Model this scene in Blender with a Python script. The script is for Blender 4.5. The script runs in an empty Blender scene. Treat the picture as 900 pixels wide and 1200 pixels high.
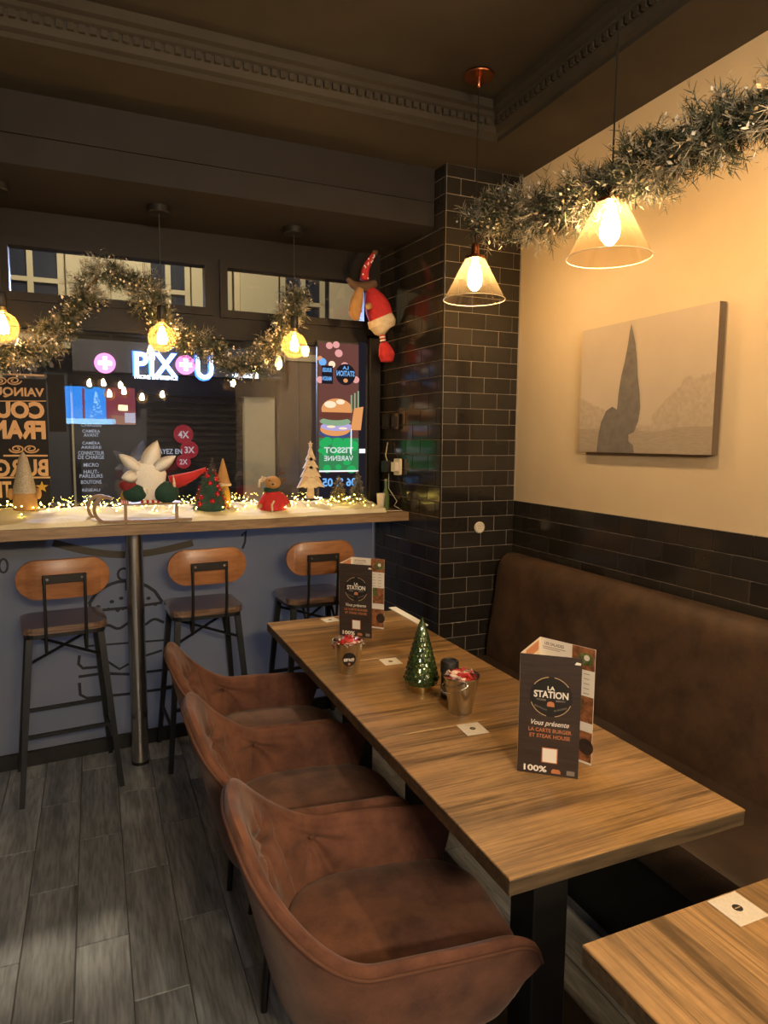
import bpy, math, random
from mathutils import Vector, Matrix
random.seed(7)
rnd = random.random
def U(a, b): return a + (b - a) * random.random()
R = math.radians
sc = bpy.context.scene
col = sc.collection

# ------------------------------------------------------------------ camera, world, exposure
CAM_H = 1.55
F_PX = 787.1                                   # focal length in pixels of the 900x1200 frame
YAW, PITCH, ROLL = R(23.341), R(-6.006), R(0.460)
_fw = Vector((math.sin(YAW)*math.cos(PITCH), math.cos(YAW)*math.cos(PITCH), math.sin(PITCH)))
_rt = Vector((math.cos(YAW), -math.sin(YAW), 0))
_up = _rt.cross(_fw)
_r2 = math.cos(ROLL)*_rt + math.sin(ROLL)*_up
_u2 = -math.sin(ROLL)*_rt + math.cos(ROLL)*_up
cam_d = bpy.data.cameras.new('camera'); cam = bpy.data.objects.new('camera', cam_d); col.objects.link(cam)
cam.matrix_world = Matrix(((_r2.x, _u2.x, -_fw.x, 0), (_r2.y, _u2.y, -_fw.y, 0), (_r2.z, _u2.z, -_fw.z, CAM_H), (0, 0, 0, 1)))
cam_d.sensor_fit = 'HORIZONTAL'; cam_d.sensor_width = 36; cam_d.lens = F_PX/900*36; cam_d.clip_start = .02
sc.camera = cam
wd = bpy.data.worlds.new('night'); sc.world = wd; wd.use_nodes = True
wd.node_tree.nodes['Background'].inputs[0].default_value = (.10, .14, .30, 1)
wd.node_tree.nodes['Background'].inputs[1].default_value = .06
vs = sc.view_settings
vs.view_transform = 'Standard'; vs.look = 'None'; vs.gamma = 1; vs.use_curve_mapping = False
vs.exposure = 0.75
try:
    sc.cycles.use_denoising = True; sc.cycles.max_bounces = 8; sc.cycles.transparent_max_bounces = 24
    sc.cycles.sample_clamp_indirect = 4; sc.cycles.caustics_reflective = False; sc.cycles.caustics_refractive = False
except Exception: pass
# lamps added out in the street, with no fixture of their own
def point(name, loc, power, colr, rad=.1):
    l = bpy.data.lights.new(name, 'POINT'); l.energy = power; l.color = colr; l.shadow_soft_size = rad
    o = bpy.data.objects.new(name, l); col.objects.link(o); o.location = loc; return o
point('added_street_fill', (.3, 5.9, 4.9), 420, (1, .80, .50), .15)  # unseen warm fill added to brighten the house front opposite
_sp = bpy.data.lights.new('added_blue_spot', 'SPOT'); _sp.energy = 520; _sp.color = (.50, .62, 1); _sp.spot_size = R(70); _sp.spot_blend = .6; _sp.shadow_soft_size = .25  # unseen blue spot added to light the window film, hidden behind the rail
_so = bpy.data.objects.new('added_blue_spot', _sp); col.objects.link(_so); _so.location = (.6, 7.6, 2.72)
_so.rotation_euler = (Vector((.35, 3.4, .7)) - _so.location).to_track_quat('-Z', 'Y').to_euler()

CW, SW, TZ = 3.6, 1.178, .76                   # window plane, bar top, table top

# ------------------------------------------------------------------ helpers
def ray(px, py):
    return _r2*(px-450) + _u2*(600-py) + _fw*F_PX
def at(px, py, Y):
    d = ray(px, py); t = Y/d.y; return Vector((d.x*t, Y, CAM_H + d.z*t))
def atz(px, py, z):
    d = ray(px, py); t = (z-CAM_H)/d.z; return Vector((d.x*t, d.y*t, z))

class MB:
    def __init__(s): s.v = []; s.f = []
    def add(s, v, f):
        n = len(s.v); s.v += [tuple(p) for p in v]; s.f += [tuple(i+n for i in q) for q in f]; return s
    def box(s, c, d, rz=0, m=None):
        v = []
        for z in (-.5, .5):
            for x, y in ((-.5, -.5), (.5, -.5), (.5, .5), (-.5, .5)):
                p = Vector((x*d[0], y*d[1], z*d[2]))
                if m: p = m @ p
                elif rz: p = Matrix.Rotation(rz, 3, 'Z') @ p
                v.append(p + Vector(c))
        return s.add(v, [(3,2,1,0),(4,5,6,7),(0,1,5,4),(1,2,6,5),(2,3,7,6),(3,0,4,7)])
    def cbox(s, x0, x1, y0, y1, z0, z1, b=.004, m=None):       # chamfered box
        v = []; idx = {}
        for i, x in enumerate((x0, x1)):
            for j, y in enumerate((y0, y1)):
                for k, z in enumerate((z0, z1)):
                    sx, sy, sz = (1-2*i)*b, (1-2*j)*b, (1-2*k)*b
                    idx[i,j,k] = len(v)
                    v += [(x, y+sy, z+sz), (x+sx, y, z+sz), (x+sx, y+sy, z)]
        g = lambda i,j,k,a: idx[i,j,k]+a
        f = []
        def q(l, flip):
            f.append(tuple(reversed(l)) if flip else tuple(l))
        for i in (0,1): q([g(i,0,0,0),g(i,1,0,0),g(i,1,1,0),g(i,0,1,0)], i==0)
        for j in (0,1): q([g(0,j,0,1),g(0,j,1,1),g(1,j,1,1),g(1,j,0,1)], j==0)
        for k in (0,1): q([g(0,0,k,2),g(1,0,k,2),g(1,1,k,2),g(0,1,k,2)], k==0)
        for i in (0,1):
            for j in (0,1): q([g(i,j,0,0),g(i,j,1,0),g(i,j,1,1),g(i,j,0,1)], (i+j)%2==0)
        for i in (0,1):
            for k in (0,1): q([g(i,0,k,0),g(i,0,k,2),g(i,1,k,2),g(i,1,k,0)], (i+k)%2==0)
        for j in (0,1):
            for k in (0,1): q([g(0,j,k,1),g(1,j,k,1),g(1,j,k,2),g(0,j,k,2)], (j+k)%2==0)
        for i in (0,1):
            for j in (0,1):
                for k in (0,1): q([g(i,j,k,0),g(i,j,k,1),g(i,j,k,2)], (i+j+k)%2==1)
        if m: v = [m @ Vector(p) for p in v]
        return s.add(v, f)
    def lathe(s, prof, n=24, c=(0,0,0), m=None, caps=True):
        v = []; f = []
        for r, z in prof:
            for k in range(n):
                a = 2*math.pi*k/n; p = Vector((r*math.cos(a), r*math.sin(a), z))
                if m: p = m @ p
                v.append(p + Vector(c))
        for i in range(len(prof)-1):
            for k in range(n):
                a, b = i*n+k, i*n+(k+1)%n; f.append((a, b, b+n, a+n))
        if caps:
            f.append(tuple(reversed(range(n)))); f.append(tuple(range((len(prof)-1)*n, len(prof)*n)))
        return s.add(v, f)
    def tube(s, pts, r, n=8, caps=True, flat=1):
        pts = [Vector(p) for p in pts]; L = len(pts)
        rs = r if isinstance(r, (list, tuple)) else [r]*L
        v = []; f = []; ref = None
        for i, p in enumerate(pts):
            t = (pts[min(i+1, L-1)] - pts[max(i-1, 0)]).normalized()
            if ref is None: ref = Vector((0,0,1)) if abs(t.z) < .9 else Vector((1,0,0))
            a = t.cross(ref).normalized(); b = a.cross(t).normalized(); ref = b
            for k in range(n):
                w = 2*math.pi*k/n + math.pi/n; v.append(p + (a*math.cos(w)*flat + b*math.sin(w))*rs[i])
        for i in range(L-1):
            for k in range(n):
                x, y = i*n+k, i*n+(k+1)%n; f.append((x, x+n, y+n, y))
        if caps: f.append(tuple(range(n))); f.append(tuple(reversed(range((L-1)*n, L*n))))
        return s.add(v, f)
    def prism(s, poly, o, ax, ay, t):                         # polygon in plane (o; ax, ay) given thickness vector t
        o, ax, ay, t = Vector(o), Vector(ax), Vector(ay), Vector(t); n = len(poly)
        b = [o + ax*x + ay*y for x, y in poly]; v = b + [p + t for p in b]
        f = [tuple(range(n, 2*n)), tuple(reversed(range(n)))] + [(i, (i+1)%n, (i+1)%n+n, i+n) for i in range(n)]
        if ax.cross(ay).dot(t) < 0: f = [tuple(reversed(q)) for q in f]
        return s.add(v, f)
    def flat(s, poly, o, ax, ay):
        o, ax, ay = Vector(o), Vector(ax), Vector(ay)
        return s.add([o + ax*x + ay*y for x, y in poly], [tuple(range(len(poly)))])
    def ell(s, c, r, nu=14, nv=9, m=None):
        v = []; f = []
        for j in range(nv+1):
            th = math.pi*j/nv
            for k in range(nu):
                a = 2*math.pi*k/nu
                p = Vector((r[0]*math.sin(th)*math.cos(a), r[1]*math.sin(th)*math.sin(a), -r[2]*math.cos(th)))
                if m: p = m @ p
                v.append(p + Vector(c))
        for j in range(nv):
            for k in range(nu):
                a, b = j*nu+k, j*nu+(k+1)%nu
                f.append((a, b, b+nu, a+nu))
        return s.add(v, f)
    def grid(s, fn, nu, nv, wrap=False):
        v = [fn(i/(nu if wrap else nu-1), j/(nv-1)) for j in range(nv) for i in range(nu)]
        f = []
        for j in range(nv-1):
            for i in range(nu if wrap else nu-1):
                a, b = j*nu+i, j*nu+(i+1)%nu; f.append((a, b, b+nu, a+nu))
        return s.add(v, f)
    def build(s, name, mat, parent=None, smooth=False, world=False, weld=False):
        me = bpy.data.meshes.new(name); vv = s.v
        if parent is not None and world:
            mw = Matrix.Identity(4); q = parent
            while q is not None: mw = (Matrix.Translation(q.location) @ q.rotation_euler.to_matrix().to_4x4()) @ mw; q = q.parent
            inv = mw.inverted()
            vv = [inv @ Vector(p) for p in vv]
        me.from_pydata([tuple(p) for p in vv], [], s.f); me.update()
        if smooth: me.polygons.foreach_set('use_smooth', [True]*len(me.polygons))
        me.materials.append(mat if not isinstance(mat, str) else M[mat])
        o = bpy.data.objects.new(name, me); col.objects.link(o)
        if parent is not None: o.parent = parent
        if smooth == 'a':
            try: me.set_sharp_from_angle(angle=R(35))
            except Exception: pass
        return o

def thing(name, label, cat, loc=(0,0,0), rz=0, group=None):
    o = bpy.data.objects.new(name, None); col.objects.link(o); o.empty_display_size = .05
    o.location = loc; o.rotation_euler = (0, 0, rz)
    return tag(o, label, cat, group)
def tag(o, label, cat, group=None, kind=None):
    o['label'] = label; o['category'] = cat
    if group: o['group'] = group
    if kind: o['kind'] = kind
    return o
def struct(o, label=None):
    o['kind'] = 'structure'
    if label: o['label'] = label
    return o
def dup(o, parent=None, loc=None, rz=None, label=None):
    c = o.copy(); col.objects.link(c)
    if parent: c.parent = parent
    if loc is not None: c.location = loc
    if rz is not None: c.rotation_euler = (0, 0, rz)
    if label: c['label'] = label
    for ch in list(o.children): dup(ch, c)
    return c
def rrect(w, h, r, n=5):
    p = []
    for cx, cy, a0 in ((w/2-r, h/2-r, 0), (-w/2+r, h/2-r, 90), (-w/2+r, -h/2+r, 180), (w/2-r, -h/2+r, 270)):
        for k in range(n+1):
            a = R(a0 + 90*k/n); p.append((cx + r*math.cos(a), cy + r*math.sin(a)))
    return p
def disc(r, n=24, ry=None): return [(r*math.cos(2*math.pi*k/n), (ry or r)*math.sin(2*math.pi*k/n)) for k in range(n)]
def star(r, n=5, q=.42): return [((r if k%2==0 else r*q)*math.sin(math.pi*k/n), (r if k%2==0 else r*q)*math.cos(math.pi*k/n)) for k in range(2*n)]

_tx = {}
def text(name, body, mat, parent, o, ax, ay, w=None, h=.05, bold=0, world=True, center=True, shear=0):
    """flat lettering: o = base point (centre or left), ax / ay = unit vectors, h = cap height, w = fitted width"""
    key = (body, bold, shear)
    if key not in _tx:
        cu = bpy.data.curves.new('txt', 'FONT'); cu.body = body; cu.size = 1; cu.offset = bold; cu.shear = shear; cu.resolution_u = 3
        ob = bpy.data.objects.new('txt', cu); col.objects.link(ob)
        dg = bpy.context.evaluated_depsgraph_get(); me = bpy.data.meshes.new_from_object(ob.evaluated_get(dg))
        vs_ = [tuple(v.co) for v in me.vertices]; fs = [tuple(p.vertices) for p in me.polygons]
        bpy.data.objects.remove(ob); bpy.data.curves.remove(cu); bpy.data.meshes.remove(me)
        _tx[key] = (vs_, fs)
    vs_, fs = _tx[key]
    if not vs_: return None
    x0 = min(v[0] for v in vs_); x1 = max(v[0] for v in vs_); y0 = min(v[1] for v in vs_); y1 = max(v[1] for v in vs_)
    ky = h/(y1-y0); kx = (w/(x1-x0)) if w else ky
    sh = (x1-x0)*kx/2 if center else 0
    o, ax, ay = Vector(o), Vector(ax), Vector(ay)
    b = MB(); b.add([o + ax*((v[0]-x0)*kx - sh) + ay*((v[1]-y0)*ky) for v in vs_], fs)
    return b.build(name, mat, parent, world=world)

# ------------------------------------------------------------------ materials
M = {}
def nmat(name):
    m = bpy.data.materials.new(name); m.use_nodes = True; M[name] = m
    nt = m.node_tree; return m, nt, nt.nodes['Principled BSDF']
def pm(name, c, rough=.6, metal=0, spec=.5, noise=0, nscale=8, bump=0, bscale=60, coat=0, sheen=0, c2=None, stretch=(1,1,1), rand=0, emit=0, alpha=None, detail=6):
    m, nt, b = nmat(name); N, L = nt.nodes, nt.links
    b.inputs['Base Color'].default_value = (*c, 1); b.inputs['Roughness'].default_value = rough
    b.inputs['Metallic'].default_value = metal; b.inputs['Specular IOR Level'].default_value = spec
    if coat: b.inputs['Coat Weight'].default_value = coat; b.inputs['Coat Roughness'].default_value = .08
    if sheen: b.inputs['Sheen Weight'].default_value = sheen; b.inputs['Sheen Roughness'].default_value = .5
    if emit: b.inputs['Emission Color'].default_value = (*c, 1); b.inputs['Emission Strength'].default_value = emit
    if noise or c2 or bump or rand:
        tc = N.new('ShaderNodeTexCoord'); mp = N.new('ShaderNodeMapping'); mp.inputs['Scale'].default_value = stretch
        L.new(tc.outputs['Object'], mp.inputs['Vector']); src = mp.outputs['Vector']
        if rand:
            oi = N.new('ShaderNodeObjectInfo'); vm = N.new('ShaderNodeVectorMath'); vm.operation = 'MULTIPLY_ADD'
            cx = N.new('ShaderNodeCombineXYZ')
            for k in range(3): L.new(oi.outputs['Random'], cx.inputs[k])
            L.new(cx.outputs[0], vm.inputs[0]); vm.inputs[1].default_value = (37, 53, 71); L.new(src, vm.inputs[2]); src = vm.outputs[0]
        if noise or c2 or rand:
            nz = N.new('ShaderNodeTexNoise'); nz.inputs['Scale'].default_value = nscale; nz.inputs['Detail'].default_value = detail
            nz.inputs['Roughness'].default_value = .62; L.new(src, nz.inputs['Vector'])
            rp = N.new('ShaderNodeValToRGB'); L.new(nz.outputs['Fac'], rp.inputs[0])
            d = c2 or tuple(x*(1-noise) for x in c); e = c if c2 else tuple(min(1, x*(1+noise*.6)) for x in c)
            rp.color_ramp.elements[0].position = .32; rp.color_ramp.elements[1].position = .68
            rp.color_ramp.elements[0].color = (*d, 1); rp.color_ramp.elements[1].color = (*e, 1)
            out = rp.outputs[0]
            if rand:
                hs = N.new('ShaderNodeHueSaturation'); ma = N.new('ShaderNodeMath'); ma.operation = 'MULTIPLY_ADD'
                ma.inputs[1].default_value = rand; ma.inputs[2].default_value = 1-rand/2
                L.new(oi.outputs['Random'], ma.inputs[0]); L.new(ma.outputs[0], hs.inputs['Value']); L.new(out, hs.inputs['Color']); out = hs.outputs[0]
            L.new(out, b.inputs['Base Color'])
        if bump:
            nb = N.new('ShaderNodeTexNoise'); nb.inputs['Scale'].default_value = bscale; nb.inputs['Detail'].default_value = 4; L.new(src, nb.inputs['Vector'])
            bp = N.new('ShaderNodeBump'); bp.inputs['Strength'].default_value = bump; bp.inputs['Distance'].default_value = .01
            L.new(nb.outputs['Fac'], bp.inputs['Height']); L.new(bp.outputs[0], b.inputs['Normal'])
    return m
def emat(name, c, s):
    m = bpy.data.materials.new(name); m.use_nodes = True; M[name] = m; nt = m.node_tree; nt.nodes.clear()
    e = nt.nodes.new('ShaderNodeEmission'); o = nt.nodes.new('ShaderNodeOutputMaterial')
    e.inputs[0].default_value = (*c, 1); e.inputs[1].default_value = s; nt.links.new(e.outputs[0], o.inputs[0]); return m
def glassmat(name, tint, refl=.08, rough=0, diffuse=0, dc=(1,1,1), trans=False):
    """thin pane: transparent body with a mirror film; optional milky share"""
    m = bpy.data.materials.new(name); m.use_nodes = True; M[name] = m; nt = m.node_tree; N, L = nt.nodes, nt.links; N.clear()
    o = N.new('ShaderNodeOutputMaterial'); t = N.new('ShaderNodeBsdfTransparent'); g = N.new('ShaderNodeBsdfGlossy')
    t.inputs[0].default_value = (*tint, 1); g.inputs['Roughness'].default_value = rough
    fr = N.new('ShaderNodeLayerWeight'); fr.inputs['Blend'].default_value = .25
    ma = N.new('ShaderNodeMath'); ma.operation = 'MULTIPLY_ADD'; ma.inputs[1].default_value = .5; ma.inputs[2].default_value = refl
    L.new(fr.outputs['Facing'], ma.inputs[0])
    pw = N.new('ShaderNodeMath'); pw.operation = 'MULTIPLY'; L.new(fr.outputs['Facing'], pw.inputs[0]); L.new(fr.outputs['Facing'], pw.inputs[1])
    L.new(pw.outputs[0], ma.inputs[0])
    x = N.new('ShaderNodeMixShader'); L.new(ma.outputs[0], x.inputs[0]); L.new(t.outputs[0], x.inputs[1]); L.new(g.outputs[0], x.inputs[2])
    out = x.outputs[0]
    if diffuse:
        d = N.new('ShaderNodeBsdfTranslucent' if trans else 'ShaderNodeBsdfDiffuse'); d.inputs[0].default_value = (*dc, 1)
        y = N.new('ShaderNodeMixShader'); y.inputs[0].default_value = diffuse; L.new(out, y.inputs[1]); L.new(d.outputs[0], y.inputs[2]); out = y.outputs[0]
    L.new(out, o.inputs[0]); return m
def filmmat(name, c, tr, rough=.5):
    """opaque vinyl film: part diffuse, part translucent so that street light glows through"""
    m = bpy.data.materials.new(name); m.use_nodes = True; M[name] = m; nt = m.node_tree; N, L = nt.nodes, nt.links; N.clear()
    o = N.new('ShaderNodeOutputMaterial'); b = N.new('ShaderNodeBsdfPrincipled'); t = N.new('ShaderNodeBsdfTranslucent')
    b.inputs['Base Color'].default_value = (*c, 1); b.inputs['Roughness'].default_value = rough; t.inputs[0].default_value = (*c, 1)
    x = N.new('ShaderNodeMixShader'); x.inputs[0].default_value = tr; L.new(b.outputs[0], x.inputs[1]); L.new(t.outputs[0], x.inputs[2]); L.new(x.outputs[0], o.inputs[0]); return m
def woodmat(name, dark, light, axis='x', rough=.42, scale=1, rand=.25, streak=.55, bump=.12, coat=0):
    m, nt, b = nmat(name); N, L = nt.nodes, nt.links
    st = {'x': (.9, 9, 9), 'y': (9, .9, 9), 'z': (9, 9, .9)}[axis]
    tc = N.new('ShaderNodeTexCoord'); oi = N.new('ShaderNodeObjectInfo'); cx = N.new('ShaderNodeCombineXYZ')
    for k in range(3): L.new(oi.outputs['Random'], cx.inputs[k])
    vm = N.new('ShaderNodeVectorMath'); vm.operation = 'MULTIPLY_ADD'; vm.inputs[1].default_value = (13, 29, 41)
    L.new(cx.outputs[0], vm.inputs[0]); L.new(tc.outputs['Object'], vm.inputs[2])
    mp = N.new('ShaderNodeMapping'); mp.inputs['Scale'].default_value = tuple(k*scale for k in st); L.new(vm.outputs[0], mp.inputs['Vector'])
    n1 = N.new('ShaderNodeTexNoise'); n1.inputs['Scale'].default_value = 1.3; n1.inputs['Detail'].default_value = 8; n1.inputs['Roughness'].default_value = .65; n1.inputs['Distortion'].default_value = .6
    L.new(mp.outputs[0], n1.inputs['Vector'])
    n2 = N.new('ShaderNodeTexNoise'); n2.inputs['Scale'].default_value = 9; n2.inputs['Detail'].default_value = 4; L.new(mp.outputs[0], n2.inputs['Vector'])
    rp = N.new('ShaderNodeValToRGB'); e = rp.color_ramp.elements
    e[0].position = .30; e[0].color = (*dark, 1); e[1].position = .62; e[1].color = (*light, 1)
    L.new(n1.outputs['Fac'], rp.inputs[0])
    r2 = N.new('ShaderNodeValToRGB'); r2.color_ramp.elements[0].position = .35; r2.color_ramp.elements[0].color = (streak, streak, streak, 1); r2.color_ramp.elements[1].position = .6
    L.new(n2.outputs['Fac'], r2.inputs[0])
    mx = N.new('ShaderNodeMixRGB'); mx.blend_type = 'MULTIPLY'; mx.inputs[0].default_value = 1; L.new(rp.outputs[0], mx.inputs[1]); L.new(r2.outputs[0], mx.inputs[2])
    hs = N.new('ShaderNodeHueSaturation'); ma = N.new('ShaderNodeMath'); ma.operation = 'MULTIPLY_ADD'; ma.inputs[1].default_value = rand; ma.inputs[2].default_value = 1-rand/2
    L.new(oi.outputs['Random'], ma.inputs[0]); L.new(ma.outputs[0], hs.inputs['Value']); L.new(mx.outputs[0], hs.inputs['Color']); L.new(hs.outputs[0], b.inputs['Base Color'])
    b.inputs['Roughness'].default_value = rough
    if coat: b.inputs['Coat Weight'].default_value = coat
    bp = N.new('ShaderNodeBump'); bp.inputs['Strength'].default_value = bump; bp.inputs['Distance'].default_value = .004
    L.new(n2.outputs['Fac'], bp.inputs['Height']); L.new(bp.outputs[0], b.inputs['Normal']); return m

woodmat('floor_wood', (.105, .116, .136), (.310, .340, .392), 'y', .42, 1.2, .35, .62)
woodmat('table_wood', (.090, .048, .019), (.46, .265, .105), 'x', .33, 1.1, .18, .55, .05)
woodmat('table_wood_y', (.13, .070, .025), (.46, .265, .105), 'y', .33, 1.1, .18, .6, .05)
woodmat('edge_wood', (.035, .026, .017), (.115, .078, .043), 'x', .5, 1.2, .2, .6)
woodmat('bar_wood', (.16, .10, .055), (.36, .24, .14), 'x', .5, 1, .1, .7)
woodmat('stool_wood', (.20, .085, .035), (.38, .17, .075), 'x', .35, 1, .15, .8, .04)
woodmat('stool_seat_wood', (.09, .055, .04), (.26, .17, .125), 'x', .16, 1.6, .15, .6, .05, 1)
woodmat('sled_wood', (.20, .125, .07), (.36, .24, .14), 'x', .6, 1.5, .1, .85)
woodmat('pale_wood', (.40, .27, .16), (.62, .46, .30), 'x', .6, 1.5, .1, .85)
def tablewood(name, axis):
    m, nt, b = nmat(name); N, L = nt.nodes, nt.links
    tc = N.new('ShaderNodeTexCoord'); oi = N.new('ShaderNodeObjectInfo'); cx = N.new('ShaderNodeCombineXYZ')
    for k in range(3): L.new(oi.outputs['Random'], cx.inputs[k])
    vm = N.new('ShaderNodeVectorMath'); vm.operation = 'MULTIPLY_ADD'; vm.inputs[1].default_value = (7, 19, 31)
    L.new(cx.outputs[0], vm.inputs[0]); L.new(tc.outputs['Object'], vm.inputs[2])
    def nz(st, sc_, det, dist=0):
        st = st if axis == 'x' else (st[1], st[0], st[2])
        mp = N.new('ShaderNodeMapping'); mp.inputs['Scale'].default_value = st; L.new(vm.outputs[0], mp.inputs['Vector'])
        n = N.new('ShaderNodeTexNoise'); n.inputs['Scale'].default_value = sc_; n.inputs['Detail'].default_value = det; n.inputs['Roughness'].default_value = .7; n.inputs['Distortion'].default_value = dist
        L.new(mp.outputs[0], n.inputs['Vector']); return n.outputs['Fac']
    def ramp(f, p0, c0, p1, c1):
        r = N.new('ShaderNodeValToRGB'); e = r.color_ramp.elements; e[0].position = p0; e[0].color = (*c0, 1); e[1].position = p1; e[1].color = (*c1, 1); L.new(f, r.inputs[0]); return r.outputs[0]
    def mul(a, c, f=1):
        x = N.new('ShaderNodeMixRGB'); x.blend_type = 'MULTIPLY'; x.inputs[0].default_value = f; L.new(a, x.inputs[1]); L.new(c, x.inputs[2]); return x.outputs[0]
    base_ = ramp(nz((1.0, 9, 9), 1.1, 5, .8), .32, (.19, .115, .055), .60, (.47, .275, .11))
    bands = ramp(nz((.8, 17, 17), 1.3, 4, .7), .36, (.34, .33, .31), .50, (1, 1, 1))
    fine = ramp(nz((2.2, 110, 110), 1.6, 3), .34, (.62, .60, .58), .56, (1, 1, 1))
    saw = ramp(nz((30, 2, 2), 1.5, 2), .40, (.955, .95, .945), .55, (1, 1, 1))
    L.new(mul(mul(mul(base_, bands), fine), saw), b.inputs['Base Color']); b.inputs['Roughness'].default_value = .33
    return m
tablewood('table_oak', 'x'); tablewood('table_oak_y', 'y')
pm('grout_floor', (.10, .10, .105), .8)
pm('plaster', (.56, .445, .30), .75, noise=.05, nscale=3, bump=.04, bscale=180)
pm('ceiling_paint', (.047, .040, .032), .65, spec=.15, noise=.12, nscale=5)
pm('beam_paint', (.024, .021, .0215), .6, spec=.15, noise=.12, nscale=5)
pm('frame_paint', (.0155, .013, .013), .42, spec=.15, noise=.1, nscale=20)
pm('dark_paint', (.05, .045, .045), .6)
pm('grout', (.27, .235, .20), .8)
pm('tile', (.022, .019, .0165), .13, spec=.55, noise=.15, nscale=6, rand=.5, bump=.03, bscale=10)
pm('suede', (.165, .070, .044), .85, spec=.2, c2=(.070, .030, .021), nscale=11, bump=.10, bscale=220, sheen=.12, rand=.05)
pm('suede_seam', (.09, .035, .02), .85)
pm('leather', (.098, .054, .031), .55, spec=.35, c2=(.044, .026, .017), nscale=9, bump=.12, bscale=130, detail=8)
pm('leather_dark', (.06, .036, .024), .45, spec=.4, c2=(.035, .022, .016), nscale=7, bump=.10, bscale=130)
pm('black_metal', (.018, .017, .017), .42, metal=.4)
pm('gun_metal', (.035, .037, .042), .42, metal=.7)
pm('black', (.01, .01, .01), .5)
pm('steel', (.66, .65, .64), .17, metal=1, noise=.08, nscale=30, stretch=(1,1,.05))
pm('pole_steel', (.55, .54, .52), .27, metal=1, noise=.1, nscale=60, stretch=(.1,.1,20))
pm('copper', (.55, .20, .09), .25, metal=1)
pm('brass', (.55, .40, .18), .3, metal=1)
pm('white_paper', (.80, .77, .72), .7)
pm('card_paper', (.72, .66, .58), .7, noise=.1, nscale=200)
pm('cream', (.70, .60, .45), .6)
pm('menu_dark', (.040, .027, .024), .5, noise=.35, nscale=10, stretch=(1,1,14))
pm('menu_black', (.012, .011, .011), .5)
pm('print_white', (.82, .80, .76), .6)
pm('print_orange', (.52, .20, .085), .6)
pm('print_grey', (.22, .20, .19), .6)
pm('print_tan', (.55, .40, .24), .6)
pm('food_brown', (.30, .12, .05), .6, noise=.7, nscale=60)
pm('food_green', (.12, .16, .05), .6, noise=.7, nscale=70)
pm('red_candy', (.55, .035, .03), .3, noise=.3, nscale=120)
pm('white_candy', (.80, .66, .58), .3)
pm('tree_glass', (.040, .075, .022), .10, spec=.8, noise=.5, nscale=25, metal=.35, coat=.6)
pm('needle', (.060, .075, .045), .65, c2=(.030, .045, .028), nscale=20)
pm('frost_needle', (.42, .38, .31), .7, c2=(.17, .16, .12), nscale=25)
pm('gold_leaf', (.62, .47, .27), .5, c2=(.34, .24, .12), nscale=30)
pm('white_leaf', (.72, .68, .62), .6)
pm('red_felt', (.50, .025, .03), .85, bump=.1, bscale=300, noise=.2, nscale=40)
pm('dark_red', (.22, .015, .02), .8, noise=.4, nscale=60)
pm('tinsel_red', (.55, .03, .05), .25, metal=.6)
pm('tan_felt', (.42, .23, .09), .85, noise=.15, nscale=30)
pm('brown_felt', (.11, .060, .035), .85, noise=.3, nscale=30)
pm('cream_felt', (.68, .56, .40), .9, noise=.15, nscale=50, bump=.2, bscale=120)
pm('green_felt', (.012, .055, .042), .85, noise=.3, nscale=40)
pm('yellow_felt', (.55, .33, .03), .8)
pm('grey_glitter', (.40, .35, .28), .4, noise=.5, nscale=220)
pm('white_glitter', (.86, .84, .80), .35, noise=.10, nscale=200, bump=.3, bscale=200)
pm('snow', (.72, .66, .50), .9, bump=.25, bscale=70)
pm('canvas', (.44, .36, .285), .8, noise=.06, nscale=3)
pm('canvas_side', (.12, .085, .06), .7)
pm('canvas_haze', (.335, .27, .21), .8, c2=(.42, .34, .265), nscale=55)
pm('canvas_ground', (.28, .225, .175), .8, c2=(.34, .275, .215), nscale=30, stretch=(1,1,6))
pm('canvas_grey', (.115, .10, .092), .8, c2=(.16, .14, .125), nscale=26)
pm('white_plastic', (.72, .66, .56), .35)
pm('vinyl_dark', (.006, .0055, .008), .6, spec=.2)
pm('vinyl_tan', (.50, .31, .17), .6)
pm('bottle_green', (.10, .16, .05), .08, spec=.8)
filmmat('blue_film', (.27, .29, .33), .5)
filmmat('film_line', (.03, .034, .042), .3)
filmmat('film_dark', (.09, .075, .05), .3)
glassmat('pane', (.96, .97, 1), .055)
glassmat('bulb_glass', (1, .86, .62), .05, 0, .10, (1, .62, .25), True)
glassmat('cone_glass', (1, .95, .86), .06, 0, .022, (1, .80, .50), True)
emat('bulb_glow', (1, .67, .33), 175)
emat('filament', (1, .60, .24), 130)
emat('rear_filament', (1, .93, .85), 1500)
emat('fairy', (1, .72, .13), 34)
# street and shop
pm('facade', (.42, .37, .26), .85, noise=.12, nscale=2)
pm('shutter_paint', (.34, .31, .21), .7)
pm('night_glass', (.02, .025, .04), .1)
pm('shop_dark', (.030, .032, .045), .6)
pm('shop_brown', (.105, .075, .062), .5, noise=.1, nscale=5)
pm('road', (.05, .05, .055), .8, noise=.3, nscale=10)
emat('neon_white', (.72, .86, 1), 5.5)
emat('neon_blue', (.06, .22, 1), 2.2)
emat('neon_pink', (1, .25, .62), 1.5)
emat('lit_text', (.75, .78, .85), .30)
emat('lit_red', (.70, .05, .07), .22)
emat('lit_red_text', (.9, .75, .75), .35)
emat('scr_brown', (.20, .075, .06), 0.46)
emat('scr_pink', (1, .45, .42), 0.50)
emat('scr_blue', (.20, .50, 1), 0.56)
emat('scr_black', (.012, .010, .014), .8)
emat('scr_bun', (.80, .34, .12), 0.59)
emat('scr_seed', (1, .80, .55), 0.62)
emat('scr_patty', (.16, .05, .03), 0.56)
emat('scr_lettuce', (.28, .42, .25), 0.56)
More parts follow.
